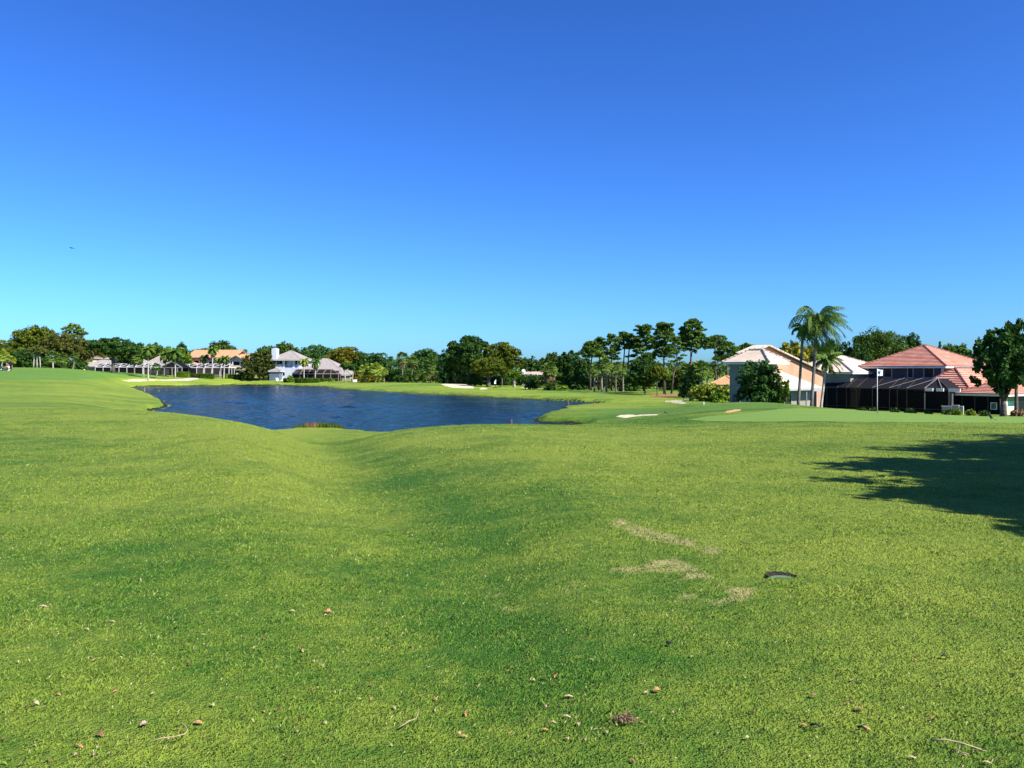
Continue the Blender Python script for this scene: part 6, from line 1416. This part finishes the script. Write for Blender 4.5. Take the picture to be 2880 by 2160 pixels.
# local: faces +y (towards the cart, left in view); leaning forward
J = [(0, 0, .92, .15), (0, .10, 1.12, .15), (0, .26, 1.34, .17), (0, .34, 1.44, .07), (0, .42, 1.53, .085), (0, .47, 1.62, .10), (0, .49, 1.70, .08),
     (.10, 0, .86, .10), (.13, .05, .48, .062), (.13, -.02, .10, .042), (.13, .12, .04, .035),
     (-.10, 0, .86, .10), (-.13, .02, .48, .062), (-.13, -.06, .10, .042), (-.13, .08, .04, .035),
     (.20, .27, 1.34, .065), (.24, .38, 1.10, .045), (.20, .60, .98, .033), (-.20, .27, 1.34, .065), (-.24, .38, 1.10, .045), (-.20, .60, .98, .033),
     (.20, .68, .96, .035), (-.20, .68, .96, .035)]
E = [(0, 1), (1, 2), (2, 3), (3, 4), (4, 5), (5, 6), (0, 7), (7, 8), (8, 9), (9, 10), (0, 11), (11, 12), (12, 13), (13, 14), (2, 15), (15, 16), (16, 17), (2, 18), (18, 19), (19, 20), (17, 21), (20, 22)]
skin_mesh('body', J, E, 'skin', pe)
skin_mesh('shirt', [(0, .02, .98, .17), (0, .10, 1.12, .185), (0, .25, 1.32, .20), (0, .30, 1.40, .12), (.19, .27, 1.34, .085), (.235, .35, 1.16, .07), (-.19, .27, 1.34, .085), (-.235, .35, 1.16, .07)], [(0, 1), (1, 2), (2, 3), (2, 4), (4, 5), (2, 6), (6, 7)], 'redshirt', pe)
skin_mesh('shorts', [(0, -.01, .92, .19), (.11, -.01, .84, .14), (.135, .02, .56, .105), (-.11, -.01, .84, .14), (-.135, .0, .56, .105), (0, .03, 1.0, .17)], [(0, 1), (1, 2), (0, 3), (3, 4), (0, 5)], 'whitecloth', pe)
skin_mesh('cap', [(0, .48, 1.68, .10), (0, .49, 1.75, .085), (0, .58, 1.68, .05)], [(0, 1), (0, 2)], 'black', pe)
for s_ in (-1, 1):
    for k in range(5):
        a = (k-2)*.014; ln = (.05, .075, .082, .076, .06)[k]; x = s_*.20+a
        skin_mesh('finger', [(x, .70, .965, .009), (x+a*.3, .70+ln*.6, .955, .008), (x+a*.4, .70+ln, .935, .007)], [(0, 1), (1, 2)], 'skin', pe, sub=1)
    mb = MB(); mb.box(s_*.13-.05, s_*.13+.05, -.08 if s_ > 0 else -.12, .20 if s_ > 0 else .16, 0, .09); mb.build('shoe', M['whitecloth'], pe)
for s_ in (-.035, .035): skin_mesh('eye', [(s_, .565, 1.63, .010), (s_, .572, 1.63, .010)], [(0, 1)], 'black', pe, sub=1)
skin_mesh('nose', [(0, .565, 1.615, .012), (0, .59, 1.60, .010)], [(0, 1)], 'skin', pe, sub=1)
gb = empty('golf_bag', cg_+Vector((-.35, .9, .35)), R(-62), 'white golf bag strapped upright on the back of the cart', 'golf bag')
MB().tube([(0, 0, 0), (-.05, .1, .6), (-.08, .16, 1.15)], [.14, .15, .17], 12).build('bag', M['whitecloth'], gb, smooth=True)
for k in range(5): MB().tube([(-.08, .16, 1.1), (-.1+.04*k-.05, .18+.02*k, 1.45)], .015, 5).build('club', M['greymetal'], gb)

# ------------------------------------------------------------------ near grass blades
def grass():
    r_ = np.random.default_rng(3); P = []
    # density falls smoothly with distance from the tee side, blades widen to match
    for (d0, d1, dens) in ((2.4, 4.2, 7800), (4.2, 6.0, 5600), (6.0, 8.5, 3300), (8.5, 12.0, 1500), (12.0, 17.0, 620), (17, 25, 260), (25, 38, 110)):
        x1 = d1*.72+.3; n = int(dens*2*x1*(d1-d0)); x = r_.uniform(-x1, x1, n); y = r_.uniform(d0, d1, n); m = np.abs(x) < y*.70+.25
        P.append(np.stack([x[m], y[m]], 1))
    P = np.concatenate(P); x, y = P[:, 0], P[:, 1]; z = ground_arr(x, y); n = len(x)
    _p, _r, _t, _d, _f = turf_attrs(x, y, z); ok = (_f < .3) & (poly_sd(_p, _r, np.array(GREEN_P, float)) > 0); x, y, z = x[ok], y[ok], z[ok]
    vb_ = (np.hypot(x-vb.x, y-vb.y) > .11) | (y < vb.y+.045); x, y, z = x[vb_], y[vb_], z[vb_]; n = len(x)
    clump = vnoise(x, y, .35, 21)*.35+vnoise(x, y, .11, 22)*.35
    h = .0100*(1+clump)*r_.uniform(.5, 1.45, n)*(1+np.clip((y-5)/20, 0, .4)); tall = r_.random(n) < .012; h[tall] *= 1.9
    a = r_.uniform(0, 2*PI, n); w = (.0011+.00029*y)*r_.uniform(.7, 1.3, n)
    la = r_.uniform(0, 2*PI, n); lk = r_.uniform(.2, 1.5, n)*h; lx = np.cos(la)*lk+.25*h; ly = np.sin(la)*lk
    cx, cy = np.cos(a)*w, np.sin(a)*w
    V = np.stack([np.stack([x-cx, y-cy, z-.004], 1), np.stack([x+cx, y+cy, z-.004], 1), np.stack([x+lx*.45+cx*.8, y+ly*.45+cy*.8, z+h*.7], 1), np.stack([x+lx, y+ly, z+h], 1)], 1).reshape(-1, 3)
    Qg = np.stack([np.arange(n)*4+i for i in range(4)], 1)
    _, _, tone, dry, fair = turf_attrs(x, y, z)
    rnd = r_.random(n)
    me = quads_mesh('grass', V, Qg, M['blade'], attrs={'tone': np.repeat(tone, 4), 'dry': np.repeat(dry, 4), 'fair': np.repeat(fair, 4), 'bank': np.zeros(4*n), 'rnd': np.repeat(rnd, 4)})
    tag(link('grass', me), 'short mown grass blades covering the near turf', 'grass', None, 'stuff'); print('blades', n)
m, nt, b, out = new_mat('grass_blade')
c = turf_color(nt); rn = attr(nt, 'rnd')
c = mixc(nt, mathn(nt, 'MULTIPLY', rn, .40), c, (.29, .42, .066)); c = mixc(nt, ramp01(nt, rn, .965, .995), c, (.50, .46, .22)); c = mixc(nt, ramp01(nt, mathn(nt, 'MULTIPLY', rn, -1.0), -.10, -.02), c, (.06, .10, .015))
nt.links.new(c, b.inputs['Base Color']); b.inputs['Roughness'].default_value = .6; b.inputs['Specular IOR Level'].default_value = .2
vm = nt.nodes.new('ShaderNodeVectorMath'); vm.operation = 'MULTIPLY_ADD'; vm.inputs[1].default_value = (.45, .45, .45); vm.inputs[2].default_value = (0, 0, .75); nt.links.new(nt.nodes.new('ShaderNodeNewGeometry').outputs['Normal'], vm.inputs[0]); vn = nt.nodes.new('ShaderNodeVectorMath'); vn.operation = 'NORMALIZE'; nt.links.new(vm.outputs[0], vn.inputs[0]); nt.links.new(vn.outputs[0], b.inputs['Normal'])
t = nt.nodes.new('ShaderNodeBsdfTranslucent'); nt.links.new(c, t.inputs[0]); mx = nt.nodes.new('ShaderNodeMixShader'); mx.inputs[0].default_value = .3
nt.links.new(b.outputs[0], mx.inputs[1]); nt.links.new(t.outputs[0], mx.inputs[2]); nt.links.new(mx.outputs[0], out.inputs[0])
M['blade'] = m
grass()

# ------------------------------------------------------------------ light, sky, camera
SAZ, SEL = 125.0, 43.0
sc = bpy.context.scene
def mixm(nt, a, c):
    n = nt.nodes.new('ShaderNodeMix'); n.data_type = 'RGBA'; n.blend_type = 'MULTIPLY'; n.inputs[0].default_value = 1; nt.links.new(a, n.inputs[6]); n.inputs[7].default_value = (*c, 1); return n.outputs[2]
wd = bpy.data.worlds.new('World'); sc.world = wd; wd.use_nodes = True; nt = wd.node_tree
bgd = nt.nodes['Background']; sky = nt.nodes.new('ShaderNodeTexSky'); sky.sky_type = 'NISHITA'; sky.sun_disc = False
sky.sun_elevation = R(SEL); sky.sun_rotation = R(SAZ); sky.air_density = 1.0; sky.dust_density = .5; sky.ozone_density = 2.2; sky.altitude = 0
hs = nt.nodes.new('ShaderNodeHueSaturation'); hs.inputs['Saturation'].default_value = 1.0; hs.inputs['Hue'].default_value = .5; hs.inputs['Value'].default_value = 1.0
gm = nt.nodes.new('ShaderNodeGamma'); gm.inputs[1].default_value = 1.3; nt.links.new(mixm(nt, sky.outputs[0], (.25, .25, .25)), gm.inputs[0]); nt.links.new(gm.outputs[0], hs.inputs['Color']); nt.links.new(mixm(nt, hs.outputs[0], (1.5, 3.15, 5.95)), bgd.inputs['Color']); bgd.inputs['Strength'].default_value = .062
sd = Vector((math.sin(R(SAZ))*math.cos(R(SEL)), math.cos(R(SAZ))*math.cos(R(SEL)), math.sin(R(SEL))))
ld = bpy.data.lights.new('sun', 'SUN'); ld.energy = 5.0; ld.angle = R(.53); ld.color = (1, .95, .86)
lo = bpy.data.objects.new('sun', ld); col.objects.link(lo); lo.rotation_euler = (-sd).to_track_quat('-Z', 'Y').to_euler(); lo.location = (40, 0, 60)
cd = bpy.data.cameras.new('camera'); co = bpy.data.objects.new('camera', cd); col.objects.link(co); co.location = (0, 0, EYE); co.rotation_euler = (R(90), 0, 0)
cd.sensor_width = 36; cd.lens = F/2880*36; cd.shift_y = -(1080-Y0)/2880; cd.clip_start = .05; cd.clip_end = 9000
sc.camera = co
sc.view_settings.view_transform = 'Standard'; sc.view_settings.look = 'None'; sc.view_settings.exposure = 1.05; sc.view_settings.gamma = 1
sc.render.film_transparent = False
sc.cycles.max_bounces = 6; sc.cycles.transparent_max_bounces = 16; sc.cycles.diffuse_bounces = 2; sc.cycles.glossy_bounces = 2
